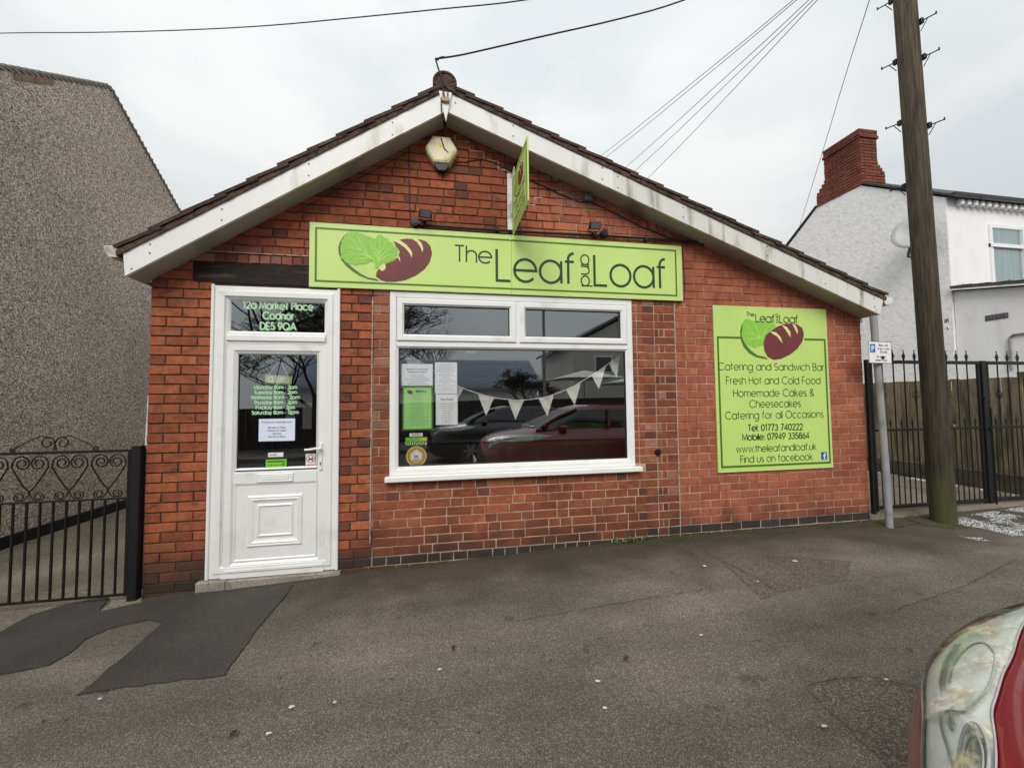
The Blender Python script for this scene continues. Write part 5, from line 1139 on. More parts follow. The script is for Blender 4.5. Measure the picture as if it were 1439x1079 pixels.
s=MB(); s.bbox(10.225,10.27,.3,8.5,.62,.70,.004); s.bbox(10.225,10.27,.3,8.5,1.42,1.50,.004); part('rail',s,WOODF,fe)
for k in range(4):
    s=MB(); s.bbox(10.24,10.34,.34+k*2.4,.44+k*2.4,.05,1.78,.006); part('fence_post',s,WOODF,fe)
s=MB(); s.bbox(10.12,10.24,.3,8.5,.0,.36,.01); part('gravel_board',s,MAT('mossy_kerb',(.07,.062,.045),.95,.4,4,.6,30,dirt=(.025,.022,.015),dscale=3),fe)
mb=MB()
for _ in range(900):
    y=random.uniform(.3,3.2); x=10.02+random.gauss(0,.04)
    if noise.noise(Vector((y*3,x*3,5)))>.05: flake(x,y,random.uniform(.008,.02),.004,base=g(10)+.004)
structure('frost',mb,SNOW,kind='stuff')
wh=thing('white_house','white rendered two storey house with a red brick chimney behind the drive gates','house',(16,4.2,0))
FH=Fr((12,0,0),(0,-1,0),(0,0,1))   # gable plane facing -x ; u=-y
s=MB(); s.poly(FH,[(-2.18,-.2),(-2.18,5.30),(-3.70,6.37),(-4.78,6.40),(-6.35,5.28),(-6.35,-.2)],-9,0)
hw=part('wall',s,RENDER,wh)
s=MB(); s.box(12.006,21,2.172,2.180,3.3,5.30)
part('front_wall',s,RENDERS,wh)
s=MB(); s.poly(FH,[(.6,-.2),(.6,2.95),(-2.17,3.46),(-2.17,-.2)],-9,-.05); part('front_extension',s,RENDERS,wh)
rf=MB()
rf.poly(FH,[(-2.02,5.235),(-3.66,6.385),(-3.66,6.43),(-2.02,5.28)],-.6,.035); rf.poly(FH,[(-6.5,5.22),(-4.82,6.40),(-4.82,6.45),(-6.5,5.27)],-.6,.03); rf.poly(FH,[(-2.02,5.235),(-4.25,6.80),(-6.5,5.22),(-6.5,5.27),(-4.25,6.86),(-2.02,5.28)],-9,-.62); rf=part('roof',rf,SLATE,wh)
s=MB(); s.poly(FH,[(.72,2.97),(-2.17,3.50),(-2.17,3.56),(.72,3.03)],-9,.04); lt=part('lean_to_roof',s,SLATE,wh)
s=MB(); s.poly(FH,[(.74,2.94),(-2.17,3.475),(-2.17,3.50),(.74,2.965)],.0,.07); part('barge',s,FASC,lt)
for i in range(11):
    for j in range(5):
        t=MB(); t.bbox(12.0+j*.3,12.29+j*.3,0,.30,0,.022,.004,0,Matrix.Translation((0,-.72+.262*i,3.03+.048*i))@Matrix.Rotation(math.atan(.183)-.05,4,'X')); part('tile',t,SLATE,lt)
mb=MB()
for _ in range(1200):
    u=random.uniform(-2.1,.6); mb_x=random.uniform(12.0,13.4); zz=3.03+(-.183)*(u-.72)+.035
    if noise.noise(Vector((u*3,mb_x*2,9)))>.1: flake(mb_x,-u,random.uniform(.01,.035),.006,base=zz)
structure('frost',mb,SNOW,kind='stuff')
s=MB(); s.box(12.0,21,2.02,2.14,5.285,5.34); part('gutter',s,BLKPL,wh)
s=MB(); s.bbox(0,.085,-.10,0,0,.11,.012); me=s.mesh('dentil',RENDERS)
for i in range(50): link('dentil',me,wh,loc=(12.22+i*.168,2.170,5.14))
w2=MB(); FW2=FAC(2.170)
w2.ring(FW2,13.0,15.4,3.60,4.84,[(0,-.02),(0,.03),(.07,.03),(.09,0),(.09,-.03)]); w2.box(13.0,15.4,2.12,2.19,4.38,4.45); 
for x in (13.83,14.6): w2.box(x,x+.07,2.125,2.19,3.62,4.82)
w2=part('window',w2,UPVC,wh); s=MB(); s.box(13.05,15.35,2.165,2.169,3.65,4.80); part('pane',s,glass_mat('far_glass',2.0),w2)
s=MB(); s.box(12.98,15.42,2.169,2.1712,3.6,4.84); 
N2=60; P=[];F=[]
for i in range(N2+1): x=13.06+2.28*i/N2; y=2.1675-.001*math.sin(i*1.9); P+=[(x,y,3.66),(x,y,4.8)]
for i in range(N2): F.append((2*i,2*i+2,2*i+3,2*i+1))
s=MB(); s.add(P,F); part('net_curtain',s,MAT('net_curtain',(.42,.50,.50),.9,.25,2,stretch=(9,1,.2)),w2)
s=MB(); s.bbox(12.95,15.45,2.08,2.18,3.53,3.60,.01); part('sill',s,BLKPL,w2)
FV=Fr((12.05,0,0),(0,-1,0),(0,0,1))
s=MB(); s.rect(FV,-1.75,-1.45,2.80,2.90,.004); 
for i in range(6): s.bbox(12.035,12.047,1.46+i*.048,1.495+i*.048,2.81,2.89,.003)
part('air_brick',s,GREYPL,wh)
s=MB(); s.tube([(12.03,1.45,1.9),(12.03,1.45,2.45),(12.03,1.40,2.50),(12.03,.6,2.50),(12.03,-.55,2.50)],.018,6); part('pipe',s,GALV,wh)
# chimney, brick by brick
ch=MB(); ch.box(12.02,12.4,3.74,4.50,6.38,7.62); ch=part('chimney',ch,MORTAR,wh)
k=0; z=6.385
cb={}
while z<7.66:
    t=(z-6.33); sh=0 if t<.34 else min(1,(t-.34)/.26)
    y0=3.66; y1=4.80-.24*sh; x1=12.66-.20*sh; x0=11.985+.0*sh
    if t>1.10: y0-=.03; y1+=.03; x1+=.03; x0-=.02
    if t>1.24: y0+=.03; y1-=.03
    q=[(x0,y0,x0+.11,y1,0)]
    yy=y0; off=(k%2)*.11
    # gable face (facing -x)
    seg=[yy]; a=y0+(.225-off if off else .225)
    while a<y1-.05: seg.append(a); a+=.225
    seg.append(y1)
    for a,b in zip(seg,seg[1:]):
        t_=MB(); t_.bbox(x0+random.uniform(-.006,.004),x0+.1,a+.004,b-.004,z,z+.066,.005); link('brick',t_.mesh('brick',B_CH),ch,loc=None).location=-world_loc(ch)
    seg=[x0+.1]; a=x0+.1+(.11 if k%2 else .215)
    while a<x1-.05: seg.append(a); a+=.225
    seg.append(x1)
    for a,b in zip(seg,seg[1:]):
        t_=MB(); t_.bbox(a+.004,b-.004,y0+random.uniform(-.004,.004),y0+.1,z,z+.066,.005); link('brick',t_.mesh('brick',B_CH),ch).location=-world_loc(ch)
    # far sides as one solid lift per course
    t_=MB(); t_.box(x0+.1,x1,y0+.1,y1,z-.008,z+.064); link('brick',t_.mesh('brick',B_CH),ch).location=-world_loc(ch)
    z+=.0745; k+=1
ds=thing('satellite_dish','grey satellite dish on the white gable, half hidden by the utility pole','satellite dish',(11.7,2.75,4.65))
ax=Vector((-.80,-.52,.30)).normalized(); c=Vector((11.62,2.50,4.72)); uu=ax.cross(Vector((0,0,1))).normalized(); vv=uu.cross(ax)
P=[c-ax*.07];F=[];n=28
for rr in (.12,.24,.34): P+=[c+(uu*math.cos(6.283*i/n)*.92+vv*math.sin(6.283*i/n))*rr+ax*(rr*rr*.6-.07) for i in range(n)]
F=[(0,1+i,1+(i+1)%n) for i in range(n)]+[(1+k*n+i,1+(k+1)*n+i,1+(k+1)*n+(i+1)%n,1+k*n+(i+1)%n) for k in range(2) for i in range(n)]
s=MB(); s.add(P,F); o=part('dish',s,MAT('dish_grey',(.36,.38,.38),.4,.05),ds,smooth=True); mo=o.modifiers.new('solid','SOLIDIFY'); mo.thickness=.012
s=MB(); a=c-vv*.30; b=c+ax*.36-vv*.18; s.tube([a,b],.012,6); s.tube([c-vv*.1-ax*.05,Vector((12,2.85,4.42))],.02,6); s.tube([c-vv*.33,Vector((11.85,2.75,4.34)),Vector((12,2.78,4.34))],.018,6); part('arm',s,BLKPL,ds)
s=MB(); s.tube([b,b-ax*.09],.028,8); part('receiver',s,GREYPL,ds)
# ================================================================ POLE, SIGN POST, WIRES
up_=thing('utility_pole','tall dark wooden utility pole, green with algae at its foot','utility pole',(7.83,-.2,.06))
P=[];F=[];n=28; zs=[-.1,.06,.3,.8,1.5,2.5,3.5,4.5,5.5,6.5,7.6]
for z in zs: 
    rr=.108-.0012*z if z>.1 else .112
    P+=[(7.835-.0215*z+(rr+.004*noise.noise(Vector((math.cos(6.283*i/n)*2,math.sin(6.283*i/n)*2,z*.7))))*math.cos(6.283*i/n),-.2+rr*math.sin(6.283*i/n),z) for i in range(n)]
F=[(a*n+i,a*n+(i+1)%n,(a+1)*n+(i+1)%n,(a+1)*n+i) for a in range(len(zs)-1) for i in range(n)]+[tuple(range((len(zs)-1)*n,len(zs)*n))]
s=MB(); s.add(P,F); part('shaft',s,POLEW,up_,smooth=True)
def step(z,sg):
    d=Vector((.45*sg,-.893*sg,0)); c=Vector((7.835-.0215*z,-.2,z)); s=MB()
    a=c+d*.09; b=c+d*.235; s.tube([a,b],.0065,6); s.tube([b-Vector((0,0,.008)),b+Vector((0,0,.022))],.008,6); s.tube([c+d*.11-Vector((0,0,.11)),c+d*.17],.0045,5); s.bbox(-.02,.02,-.02,.02,-.03,.03,.004,0,Matrix.Translation(c+d*.115)); part('climbing_step',s,BLACKM,up_)
for z in (5.72,5.30,4.50): step(z,1)
for z in (5.40,4.66,3.90,6.15): step(z,-1)
step(6.5,1)
s=MB(); s.poly(Fr((7.89,-.300,1.56),(.83,.56,0),(0,0,1)),[(-.03,-.05),(.03,-.05),(.03,.05),(-.03,.05)],0,.003); part('yellow_label',s,MAT('label_yellow',(.62,.66,.20),.5,.1),up_)
s=MB(); s.poly(Fr((7.885,-.306,1.13),(.75,.66,0),(0,0,1)),[(-.035,-.01),(.035,-.01),(.035,.01),(-.035,.01)],0,.003); part('tag',s,WPLAST,up_)
s=MB(); s.poly(Fr((7.85,-.318,2.28),(.6,.8,0),(0,0,1)),[(-.05,-.02),(.05,-.02),(.05,.02),(-.05,.02)],0,.004); s.disc(Fr((7.868,-.310,2.20),(.6,.8,0),(0,0,1)),0,0,.02,0,.006,10); part('tag',s,WPLAST,up_)
s=MB(); s.tube([(7.70+.122*math.cos(R(a)),-.2+.122*math.sin(R(a)),6.05+.10*math.sin(R((a-200)*1.0))) for a in range(200,350,12)],.008,5); part('cable_loop',s,CABLE,up_)
s=MB(); s.bbox(7.60,7.78,-.40,.0,7.08,7.16,.006); part('wire_bracket',s,BLACKM,up_)
def wirething(pts,label,r):
    Q=[]
    for i in range(len(pts)-1):
        p0=Vector(pts[max(i-1,0)]);p1=Vector(pts[i]);p2=Vector(pts[i+1]);p3=Vector(pts[min(i+2,len(pts)-1)])
        for k in range(4):
            f=k/4; Q.append(.5*((2*p1)+(p2-p0)*f+(2*p0-5*p1+4*p2-p3)*f*f+(3*p1-p0-3*p2+p3)*f**3))
    Q.append(Vector(pts[-1])); s=MB(); s.tube(Q,r,5); solo('overhead_wire',s,CABLE,label,'wire',group='overhead wires from the utility pole')
wirething(WIRE1,'overhead wire crossing the sky at the top left',.009)
wirething(WIRE2,'overhead wire from the shop roof apex to the utility pole',.0075)
s=MB(); s.tube([(2.40,-.255,4.15),(2.375,-.27,4.33),(2.34,-.26,4.44),(2.323,-.25,4.513)],.008,6); s.tube([(2.323,-.25,4.513),(2.345,-.252,4.500),(2.36,-.25,4.53),(2.40,-.249,4.545)],.006,5); solo('wire_clamp',s,CABLE,'twisted clamp where the wire meets the roof apex','clamp')
wirething(WIRE3,'overhead wire passing just left of the brick chimney',.0055)
for W_,lb in ((WIRE4,'outermost left of the fan of thin wires above the roof'),(WIRE5,'second from the left in the fan of wires above the roof'),(WIRE6,'middle one of the fan of wires above the roof'),(WIRE7,'second from the right in the fan of wires above the roof'),(WIRE8,'outermost right of the fan of wires above the roof')): wirething(W_,lb,.0055)
ps=thing('parking_sign','leaning grey post carrying a small white parking restriction plate','sign',(7.06,-.2,.05))
s=MB(); s.tube([(7.070,-.22,0),(7.063,-.22,.6),(7.045,-.21,1.5),(7.018,-.205,2.33)],.033,16); s.tube([(7.018,-.205,2.33),(7.0175,-.205,2.335)],.033,16,r2=.02); part('post',s,GALV,ps,smooth=False)
fp=Fr((7.005,-.262,1.925),(.998,-.0,-.012),(.012,0,.998))
s=MB(); s.poly(fp,[(-.150,-.112),(-.142,-.118),(.142,-.118),(.150,-.112),(.150,.112),(.142,.118),(-.142,.118),(-.150,.112)],0,.004,0); s.ribbon(fp,[(-.147,-.115),(.147,-.115),(.147,.115),(-.147,.115)],.005,.0046,1,closed=True)
pl=part('plate',s,[WHITE,BLKPL],ps)
s=MB(); s.rect(fp,-.132,-.062,-.002,.088,.0046,0); font_text(s,fp,'P',-.097,.012,.085,bold=.02,d=.0052,mi=1); part('parking_symbol',s,[BLUE,WHITE],pl)
s=MB()
for tx,u,v,sz in (('Mon - Sat',.045,.066,.036),('8 am - 6 pm',.045,.030,.036),('30 mins',.045,-.006,.036),('No return',.01,-.056,.034),('within 1 hour',.01,-.094,.034)): font_text(s,fp,tx,u,v,sz,bold=.012,d=.0052,sx=.86)
part('print',s,INK,pl)
s=MB(); s.flat(fp,[(.0,-.045),(.03,-.035),(.055,-.05),(.045,-.072),(.025,-.08),(.01,-.065)],.0062); part('scuff',s,BLKPL,pl)
s=MB(); s.box(6.98,7.06,-.262,-.235,1.86,1.875); s.box(6.98,7.06,-.262,-.235,1.97,1.985); part('clip',s,GALV,ps)
# weed at the wall foot and litter on the pavement
wd=thing('weed','little clump of green weeds growing at the wall foot below the window corner','weed',(4.18,-.03,g(4.18)))
s=MB()
for q in range(34):
    bx=random.choice((4.05,4.17,4.22,4.34))+random.gauss(0,.02); by=-.03-abs(random.gauss(0,.012)); a=random.uniform(0,6.28); L_=random.uniform(.02,.05); w_=L_*.3
    z0=g(bx)+.004; e=Vector((bx+math.cos(a)*L_,by+math.sin(a)*L_*.6-.01,z0+random.uniform(.02,.075))); b0=Vector((bx,by,z0)); m_=(b0+e)/2+Vector((0,0,.012)); sd_=Vector((-math.sin(a),math.cos(a),0))*w_
    s.add([b0,m_+sd_,e,m_-sd_],[(0,1,2),(0,2,3)])
part('leaves',s,LEAFM,wd)
LP=[((1.65,-1.603),.016,'white scrap on the bare asphalt below the door, nearer the camera'),((1.607,-1.751),.013,'white scrap lowest in the picture, below and left of centre'),((.634,-1.289),.011,'small white scrap by the pointed tip of the dark patch'),((3.136,-1.781),.014,'white scrap in the middle of the pavement'),((4.494,-2.096),.013,'white scrap near the car headlight'),((3.954,-2.259),.014,'white scrap left of the cracked patch corner'),((4.507,-.723),.022,'large pale scrap near the wall, right of the weeds'),((3.87,-1.565),.012,'white scrap in front of the information board'),((3.1,-1.952),.012,'white scrap low in the middle, shaped like a bow'),((1.848,-1.622),.010,'small white scrap right of the two below the door'),((4.704,-1.066),.012,'pale scrap at the edge of the rough patch'),((5.3,-.80),.02,'pale flat scrap lying on the rough patch'),((2.35,-1.50),.013,'pinkish white scrap below the window left end')]
for (x,y),r,lb in LP:
    s=MB(); n=8; a0=random.random()*6; z=g(x)+.013
    P=[(x+r*random.uniform(.6,1.2)*math.cos(a0+i*.785),y+r*random.uniform(.35,.8)*math.sin(a0+i*.785),z+random.uniform(0,.003)) for i in range(n)]
    P+=[(p[0],p[1],p[2]-.002) for p in P]+[(x,y,z+.006)]
    s.add(P,[(i,(i+1)%n,2*n) for i in range(n)]+[(i,n+i,n+(i+1)%n,(i+1)%n) for i in range(n)])
    solo('litter_scrap',s,MAT('litter',(.55,.52,.46),.8,.15,40) if 'LIT' not in globals() else LIT,lb,'litter',group='pale scraps scattered on the pavement')
for (x,y),lb in (((2.43,-1.33),'dark dead leaf below the window left end'),((1.45,-1.72),'dark curled leaf low left, by the two white scraps'),((3.35,-1.66),'dark dead leaf in the middle foreground')):
    s=MB(); z=g(x)+.013; a=random.random()*3; c_,s_=math.cos(a),math.sin(a)
    pts=[(-.022,0,.0),(-.010,.010,.006),(.008,.011,.010),(.024,0,.003),(.008,-.011,.008),(-.010,-.010,.005),(.0,.0,.002)]
    s.add([(x+p[0]*c_-p[1]*s_,y+p[0]*s_+p[1]*c_,z+p[2]) for p in pts],[(i,(i+1)%6,6) for i in range(6)]); solo('dead_leaf',s,MAT('dead_leaf',(.045,.028,.016),.8,.3,40),lb,'leaf')
# ================================================================ CARS
LV=[(.12,3.20,.78,.9),(.20,3.10,.81,.93),(.38,3.04,.835,.95),(.52,3.04,.845,.95),(.64,3.06,.855,.95),(.73,3.09,.86,.93),(.80,3.14,.85,.90),(.86,3.24,.825,.85),(.91,3.40,.78,.75),(.955,3.65,.72,.6),(1.0,3.95,.66,.5)]
CY=-3.67; RD=-.05; REAR=6.95
def lvl(l):
    t=l*(len(LV)-1); i=min(int(t),len(LV)-2); f=t-i
    p0=LV[max(i-1,0)];p1=LV[i];p2=LV[i+1];p3=LV[min(i+2,len(LV)-1)]
    return [.5*((2*a)+(-z+b)*f+(2*z-5*a+4*b-c)*f*f+(-z+3*a-3*b+c)*f**3) for z,a,b,c in zip(p0,p1,p2,p3)]
def bodyp(u,l,sgn=1):
    z,xf,W_,L_=lvl(l)
    if u<=1: a=u*math.pi/2; return Vector((xf+L_*(1-math.cos(a)**.9 if u<1 else 1),CY+sgn*W_*math.sin(a)**.9,z+RD))
    if u<=2:
        x0=xf+L_; x1=REAR-.35-max(0,z-.8)*.9; return Vector((x0+(x1-x0)*(u-1),CY+sgn*W_,z+RD))
    a=(u-2)*math.pi/2; x1=REAR-.35-max(0,z-.8)*.9; return Vector((x1+.33*math.sin(a),CY+sgn*W_*max(0,math.cos(a))**.7 if u<3 else CY,z+RD))
def make_car(paint,label,glass=CARGLS,near=True):
    t=thing('parked_car',label,'car',(5.0,CY,RD))
    us=[i/30 for i in range(31)]+[1+i/14 for i in range(1,15)]+[2+i/10 for i in range(1,11)]; nl=44
    s=MB(); P=[];F=[]
    ring=[(u,1) for u in us]+[(u,-1) for u in us[::-1][1:-1]]; n=len(ring)
    for j in range(nl+1):
        for u,sg in ring: P.append(bodyp(u,j/nl,sg))
    for j in range(nl):
        for i in range(n):
            a=j*n+i;b=j*n+(i+1)%n; F.append((a,a+n,b+n,b))
    F.append(tuple(range(nl*n,(nl+1)*n))); F.append(tuple(range(n))[::-1])
    s.add(P,F); part('body',s,paint,t,smooth=True)
    # cabin
    cab=[(1.0,4.00,6.72,.66,.50),(1.08,4.12,6.70,.65,.45),(1.2,4.36,6.62,.61,.4),(1.34,4.72,6.5,.565,.4),(1.40,4.98,6.4,.53,.4),(1.43,5.2,6.3,.45,.3)]
    def cl(z,x0,x1,w,c): 
        q=[]; 
        for sg in (1,-1):
            pts=[(x0+.18*(1-math.sin(R(a))),sg*w*math.sin(R(a))) for a in range(0,91,15)]+[(x0+.18+(x1-x0-.3)*k/8,sg*w) for k in range(1,9)]+[(x1-.12+.12*math.sin(R(a)),sg*w*math.cos(R(a))) for a in range(15,91,25)]
            q+=pts if sg>0 else pts[::-1][0:-1]
        return [(x,CY+y,z+RD-.01) for x,y in q]
    P=[];n=None
    for c_ in cab: r0=cl(*c_); n=len(r0); P+=r0
    s=MB(); s.add(P[:4*n],[(j*n+i,(j+1)*n+i,(j+1)*n+(i+1)%n,j*n+(i+1)%n) for j in range(3) for i in range(n)]); part('windows',s,glass,t,smooth=True)
    s=MB(); s.add(P[3*n:],[(j*n+i,(j+1)*n+i,(j+1)*n+(i+1)%n,j*n+(i+1)%n) for j in range(2) for i in range(n)]+[tuple(range(2*n,3*n))]); part('roof',s,paint,t,smooth=True)
    for sg in (1,-1):
        s=MB()
        for pts in ([(4.10,.64,1.04),(4.42,.60,1.22),(4.78,.565,1.345)],[(5.35,.662,1.02),(5.38,.60,1.34)],[(6.35,.655,1.04),(6.15,.58,1.34)]):
            s.tube([(x,CY+sg*(w+.006),z+RD) for x,w,z in pts],.028,6)
        part('pillar',s,paint,t)
        s=MB(); s.bbox(4.42,4.56,CY+sg*.70-.08,CY+sg*.70+.08,.97+RD,1.07+RD,.03); s.tube([(4.48,CY+sg*.62,1.0+RD),(4.48,CY+sg*.70,1.0+RD)],.02,6); part('mirror',s,paint,t)
    for x in (4.12,6.32):
        for sg in (1,-1):
            fr=Fr((x,CY+sg*.82,.30+RD),(1,0,0),(0,0,1)) if sg<0 else Fr((x,CY+sg*.82,.30+RD),(-1,0,0),(0,0,1))
            s=MB(); s.disc(fr,0,0,.335,-.1,.016,28); part('wheel_arch',s,BLKPL,t)
            s=MB(); s.disc(fr,0,0,.30,-.15,.022,32); w=part('wheel',s,RUBBER,t)
            s=MB(); s.disc(fr,0,0,.20,.01,.026,24,0); 
            for q in range(6): a=q*math.pi/3; s.ribbon(fr,[(0,0),(.19*math.cos(a),.19*math.sin(a))],.062,.030+.0003*q,1)
            part('rim',s,[BLKPL,ALLOY],w)
    s=MB(); P=[];F=[];
    for sg in (1,):
        uu=[-.5+ i/20 for i in range(21)]
        for l in (.13,.2,.27,.33): P+=[bodyp(abs(u)*.62,l,1 if u>=0 else -1)+Vector((-.008,0,0)) for u in uu]
        F=[(j*21+i,j*21+i+1,(j+1)*21+i+1,(j+1)*21+i) for j in range(3) for i in range(20)]
    s.add(P,F); part('grille',s,BLKPL,t)
    def curve(pts,t_):
        t_=t_*(len(pts)-1); i=min(int(t_),len(pts)-2); f=t_-i; p0=pts[max(i-1,0)];p1=pts[i];p2=pts[i+1];p3=pts[min(i+2,len(pts)-1)]
        return tuple(.5*((2*b)+(-a+c)*f+(2*a-5*b+4*c-d)*f*f+(-a+3*b-3*c+d)*f**3) for a,b,c,d in zip(p0,p1,p2,p3))
    OUT=[(1.06,.76),(1.0,.69),(.90,.635),(.78,.61),(.67,.60),(.58,.597),(.515,.583),(.470,.545),(.440,.505),(.40,.46),(.34,.43)]
    INN=[(1.06,.775),(.97,.81),(.84,.82),(.70,.808),(.58,.785),(.513,.752),(.473,.728),(.443,.705),(.40,.682),(.365,.652),(.33,.60)]
    def lp(a,b,h,sg):   # a along, b across 0 outer .. 1 inner, h height off the body
        o=curve(OUT,a); i_=curve(INN,a); u=o[0]+(i_[0]-o[0])*b; l=o[1]+(i_[1]-o[1])*b
        p=bodyp(u,l,sg); e=.004; du=bodyp(min(u+e,1.2),l,sg)-bodyp(u-e,l,sg); dl=bodyp(u,l+e,sg)-bodyp(u,l-e,sg); nn=du.cross(dl).normalized()
        if nn.z<0 and abs(nn.z)>.02: nn=-nn
        c=p-Vector((4.6,CY,.3)); 
        if nn.dot(c)<0: nn=-nn
        return p+nn*h
    for sg in (1,-1):
        NA,NB=40,16
        hd=thing_part('headlight',t)
        def patch(f,nm,mat,par,sm=True):
            P=[f(i/NA,j/NB) for i in range(NA+1) for j in range(NB+1)]
            F=[(i*(NB+1)+j,(i+1)*(NB+1)+j,(i+1)*(NB+1)+j+1,i*(NB+1)+j+1) for i in range(NA) for j in range(NB)]
            s=MB(); s.add(P,F); return part(nm,s,mat,par,smooth=sm)
        bulge=lambda a,b:(math.sin(math.pi*min(max(b,0),1))**.5)*(math.sin(math.pi*min(max(a*.97+.02,0),1))**.4)
        base=patch(lambda a,b:lp(a,b,.004,sg),'housing',CHROME,hd)
        patch(lambda a,b:lp(a,b,.006+.014*bulge(a,b),sg),'lens',LENS,hd)
        # dark seal round the lens
        ed=[lp(i/40,0,.006,sg) for i in range(41)]; s=MB(); s.tube(ed,.003,5); s.tube([lp(i/40,1,.005,sg) for i in range(41)],.0022,5); part('seal',s,TRIMG,hd)
        def bowl(a,b,ra,rb,h,mat,nm,rg=.006,ins=.0):
            s=MB(); n=30; ringp=[lp(a+ra*math.cos(6.283*i/n),b+rb*math.sin(6.283*i/n),h,sg) for i in range(n)]
            s.tube(ringp+[ringp[0],ringp[1]],rg,6); part(nm,s,TRIMG,hd,smooth=True)
            s=MB(); P=[lp(a,b,h*.5+ins,sg)]
            for k in (.35,.65,.95): P+=[lp(a+ra*k*math.cos(6.283*i/n),b+rb*k*math.sin(6.283*i/n),.007+(h-.007)*k*k+ins*(1-k*k),sg) for i in range(n)]
            F=[(0,1+i,1+(i+1)%n) for i in range(n)]+[(1+k*n+i,1+(k+1)*n+i,1+(k+1)*n+(i+1)%n,1+k*n+(i+1)%n) for k in range(2) for i in range(n)]
            s.add(P,F); part('reflector',s,mat,hd,smooth=True)
        bowl(.52,.72,.150,.225,.012,CHROME,'bezel',.0022)
        bowl(.88,.82,.145,.150,.012,BOWL,'bezel',.003)
        s=MB(); n=30; s.tube([lp(.88+.105*math.cos(6.283*i/n),.82+.105*math.sin(6.283*i/n),.013,sg) for i in range(n+2)],.0016,5)
        for arc_,rr_ in (([(.36,.47),(.42,.40),(.50,.36),(.58,.40),(.66,.50),(.74,.62)],.0030),([(.36,.52),(.42,.45),(.50,.41),(.58,.45),(.65,.53),(.72,.64)],.0018),([(.60,.34),(.68,.42),(.76,.52),(.84,.60),(.95,.66)],.0024)):
            q=[]
            for (a0,b0),(a1,b1) in zip(arc_,arc_[1:]): q+=[lp(a0+(a1-a0)*k/5,b0+(b1-b0)*k/5,.011,sg) for k in range(5)]
            s.tube(q,rr_,5)
        part('reflector_rib',s,TRIMG,hd,smooth=True)
        s=MB(); P=[]
        for i in range(31): P+=[lp(.30+.70*i/30,.005,.009,sg),lp(.30+.70*i/30,.03+.07*i/30,.0095,sg)]
        s.add(P,[(2*i,2*i+1,2*i+3,2*i+2) for i in range(30)]); part('edge_band',s,TRIMG,hd,smooth=True)
    s=MB(); fpz=Fr((2.985,CY,.40+RD),(0,-1,0),(0,0,1)); s.poly(fpz,[(-.26,-.055),(.26,-.055),(.26,.055),(-.26,.055)],-.02,.004); part('number_plate',s,WHITE,t)
    return t
def thing_part(name,parent):
    o=bpy.data.objects.new(name,None); o.empty_display_size=.05; COL.objects.link(o); o.parent=parent; return o
red=make_car(CARRED,'red hatchback parked at the kerb, its clouded headlight in the lower right corner')
blk=make_car(CARBLK,'black hatchback parked across the road, seen only mirrored in the shop window')
blk.location=(4.0,-7.2,RD-.04)
# ================================================================ ACROSS THE ROAD (seen in the window glass)
f=thing('close_board_fence','dark board fence across the road, mirrored in the shop window','fence',(4,-12,0))
b=MB(); b.bbox(0,.135,-.012,.012,0,1.48,.004); me=b.mesh('board',DARKF)
for i in range(170):
    x=-7+i*.14; link('board',me,f,loc=(x,-12+(.01 if i%2 else 0),g(x)))
ob=thing('opposite_bungalow','grey tiled bungalow across the road, mirrored in the shop window','house',(2.5,-24,0))
s=MB(); s.box(-6,8.2,-28,-20,-.3,2.35); part('wall',s,RENDER,ob)
RT=MAT('grey_roof_tile',(.46,.51,.58),.7,.2,10,rnd=.12)
rf=MB(); FRb=Fr((0,0,0),(0,1,0),(0,0,1)); rf.poly(Fr((-6.4,0,0),(0,1,0),(0,0,1)),[(-19.7,2.25),(-24,4.4),(-28.3,2.25),(-28.3,2.15),(-19.7,2.15)],0,15.0); rf=part('roof',rf,RT,ob)
s=MB()
for k in range(15): 
    t=k/15; y=-19.65-4.35*t; z=2.28+2.15*t; s.box(-6.4,8.6,y-.20,y,z-.02,z+.055,0)
o=part('tile_course',s,RT,rf); o['kind']='stuff'
hs=thing('opposite_house','tall pale rendered house across the road, mirrored at the window right end','house',(14,-24,0))
s=MB(); s.box(10.6,18,-28,-20,-.3,5.0); s.poly(Fr((0,-20,0),(-1,0,0),(0,0,1)),[(-18,5),(-10.6,5),(-14.3,6.9)],-8,0); part('wall',s,MAT('cream_render',(.5,.48,.43),.85,.06),hs)
s=MB(); s.poly(Fr((0,-19.8,0),(-1,0,0),(0,0,1)),[(-18.4,4.9),(-14.3,7.05),(-10.2,4.9),(-10.2,5.05),(-14.3,7.25),(-18.4,5.05)],-8.4,0); part('roof',s,SLATE,hs)
for x in (12.0,15.2):
    w=MB(); w.ring(Fr((0,-20,0),(-1,0,0),(0,0,1)),-x-1.2,-x,3.2,4.3,[(0,-.02),(0,.03),(.08,.03),(.08,-.02)]); w=part('window',w,UPVC,hs); s=MB(); s.box(x+.05,x+1.15,-20.0,-19.99,3.25,4.25); part('pane',s,CARGLS,w)
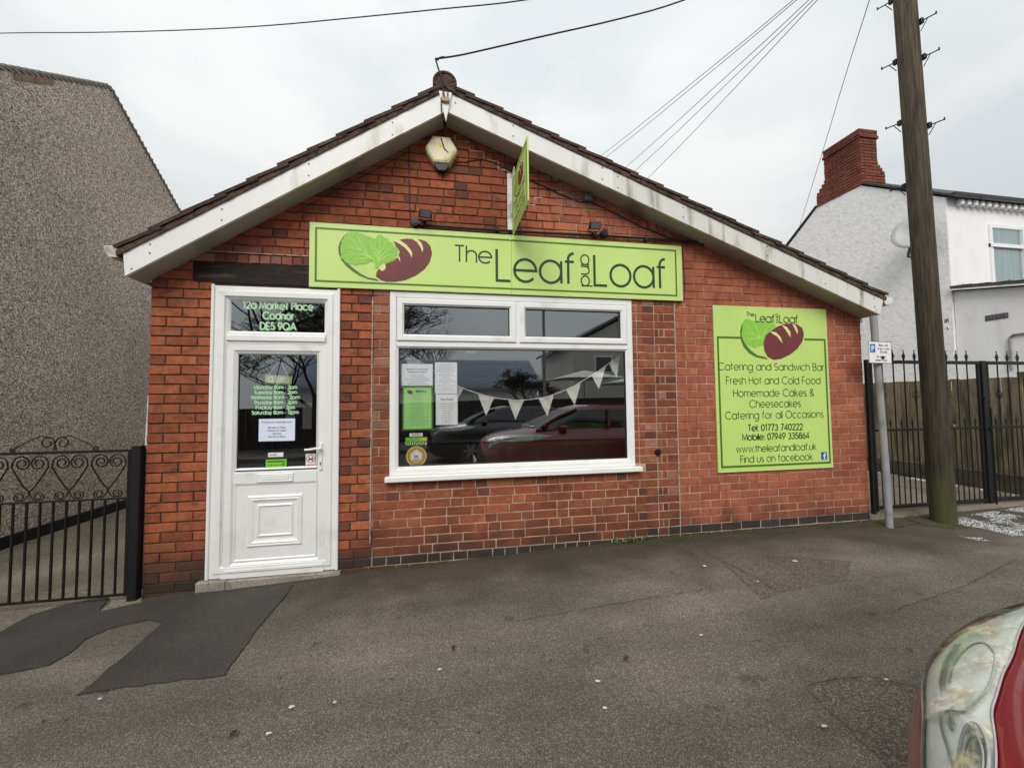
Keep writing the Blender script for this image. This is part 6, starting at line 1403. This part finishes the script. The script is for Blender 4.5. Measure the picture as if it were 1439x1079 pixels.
for px,hh in ((9.4,2.55),(12.2,2.3)):
    u=thing('garden_parasol','large pale square parasol over the dark fence, mirrored in the glass' if px<10 else 'smaller pale parasol nearer the rendered house, mirrored in the glass','parasol',(px,-15,g(px)),group='parasols across the road')
    s=MB(); s.tube([(px,-15,g(px)),(px,-15,hh+.45)],.03,8); part('pole',s,GALV,u)
    s=MB(); P=[(px,-15,hh+.42)]+[(px+a*1.5,-15+b*1.5,hh-.02*abs(a*b)) for a,b in ((-1,-1),(0,-1),(1,-1),(1,0),(1,1),(0,1),(-1,1),(-1,0))]; P+=[(p[0],p[1],p[2]-.02) for p in P]
    s.add(P,[(0,1+i,1+(i+1)%8) for i in range(8)]+[(9,10+(i+1)%8,10+i) for i in range(8)]+[(1+i,10+i,10+(i+1)%8,1+(i+1)%8) for i in range(8)]); part('canopy',s,FLAG,u)
lp_=thing('street_lamp','tall grey street lamp across the road, mirrored in the window','street lamp',(6.3,-11,0))
s=MB(); s.tube([(6.3,-11,0),(6.3,-11,1.2)],.09,10); s.tube([(6.3,-11,1.2),(6.3,-11,6.6),(6.3,-10.8,7.0),(6.3,-10.2,7.2)],.055,10); part('column',s,GALV,lp_); s=MB(); s.bbox(6.18,6.42,-10.3,-9.6,7.13,7.28,.04); part('lantern',s,GREYPL,lp_)
def tree(x,y,h,spread,seed,label,lev=6,trunk=.16,split=.28,twig=.008):
    rr=random.Random(seed); t=thing('bare_tree',label,'tree',(x,y,g(x)))
    tr=MB(); cr=MB()
    def br(p,d,l,r,k):
        q=p; pts=[q]; dd=d
        for i in range(3):
            dd=(dd+Vector((rr.uniform(-.2,.2),rr.uniform(-.2,.2),rr.uniform(-.05,.14)))).normalized(); q=q+dd*l/3; pts.append(q)
        (tr if k<=1 else cr).tube(pts,r,6 if k<3 else 3,r2=r*.66,cap=False)
        if k>=lev: return
        nb=3 if k<2 else rr.choice((2,3,3))
        for b in range(nb):
            a=rr.uniform(0,6.28); ax=Vector((math.cos(a),math.sin(a),rr.uniform(-.1,.5)))
            nd=(dd*(1.0-.1*k)+ax*rr.uniform(.45,.95)*spread).normalized(); br(pts[-1] if b<2 else pts[2],nd,l*rr.uniform(.68,.86),max(r*.6,twig),k+1)
    br(Vector((x,y,g(x)-.05)),Vector((0,0,1)),h*split,trunk,0)
    part('trunk',tr,BARK,t); part('branches',cr,BARK,t)
tree(-5.7,-12.9,14,1.5,3,'largest spreading bare tree across the road, mirrored in the glass above the door',lev=8,trunk=.26,split=.22,twig=.012)
tree(-3.5,-16.2,10,1.35,5,'bare tree farther back, mirrored in the top of the door glass',lev=8,trunk=.14,split=.2,twig=.011)
tree(-1.0,-13.2,11,1.4,8,'bare tree behind the board fence, mirrored in the door and the window left end',lev=8,trunk=.18,split=.20,twig=.011)
tree(6.9,-17,5.6,1.25,11,'rounded bushy bare tree behind the dark fence, mirrored in the window',lev=8,trunk=.12,split=.17,twig=.011)
tree(12.5,-12.8,8.2,.9,21,'bare tree in front of the rendered house, mirrored at the window right end',lev=6,trunk=.16)
tree(2.2,-30,9.0,.9,31,'bare tree behind the bungalow across the road',lev=6,trunk=.2)
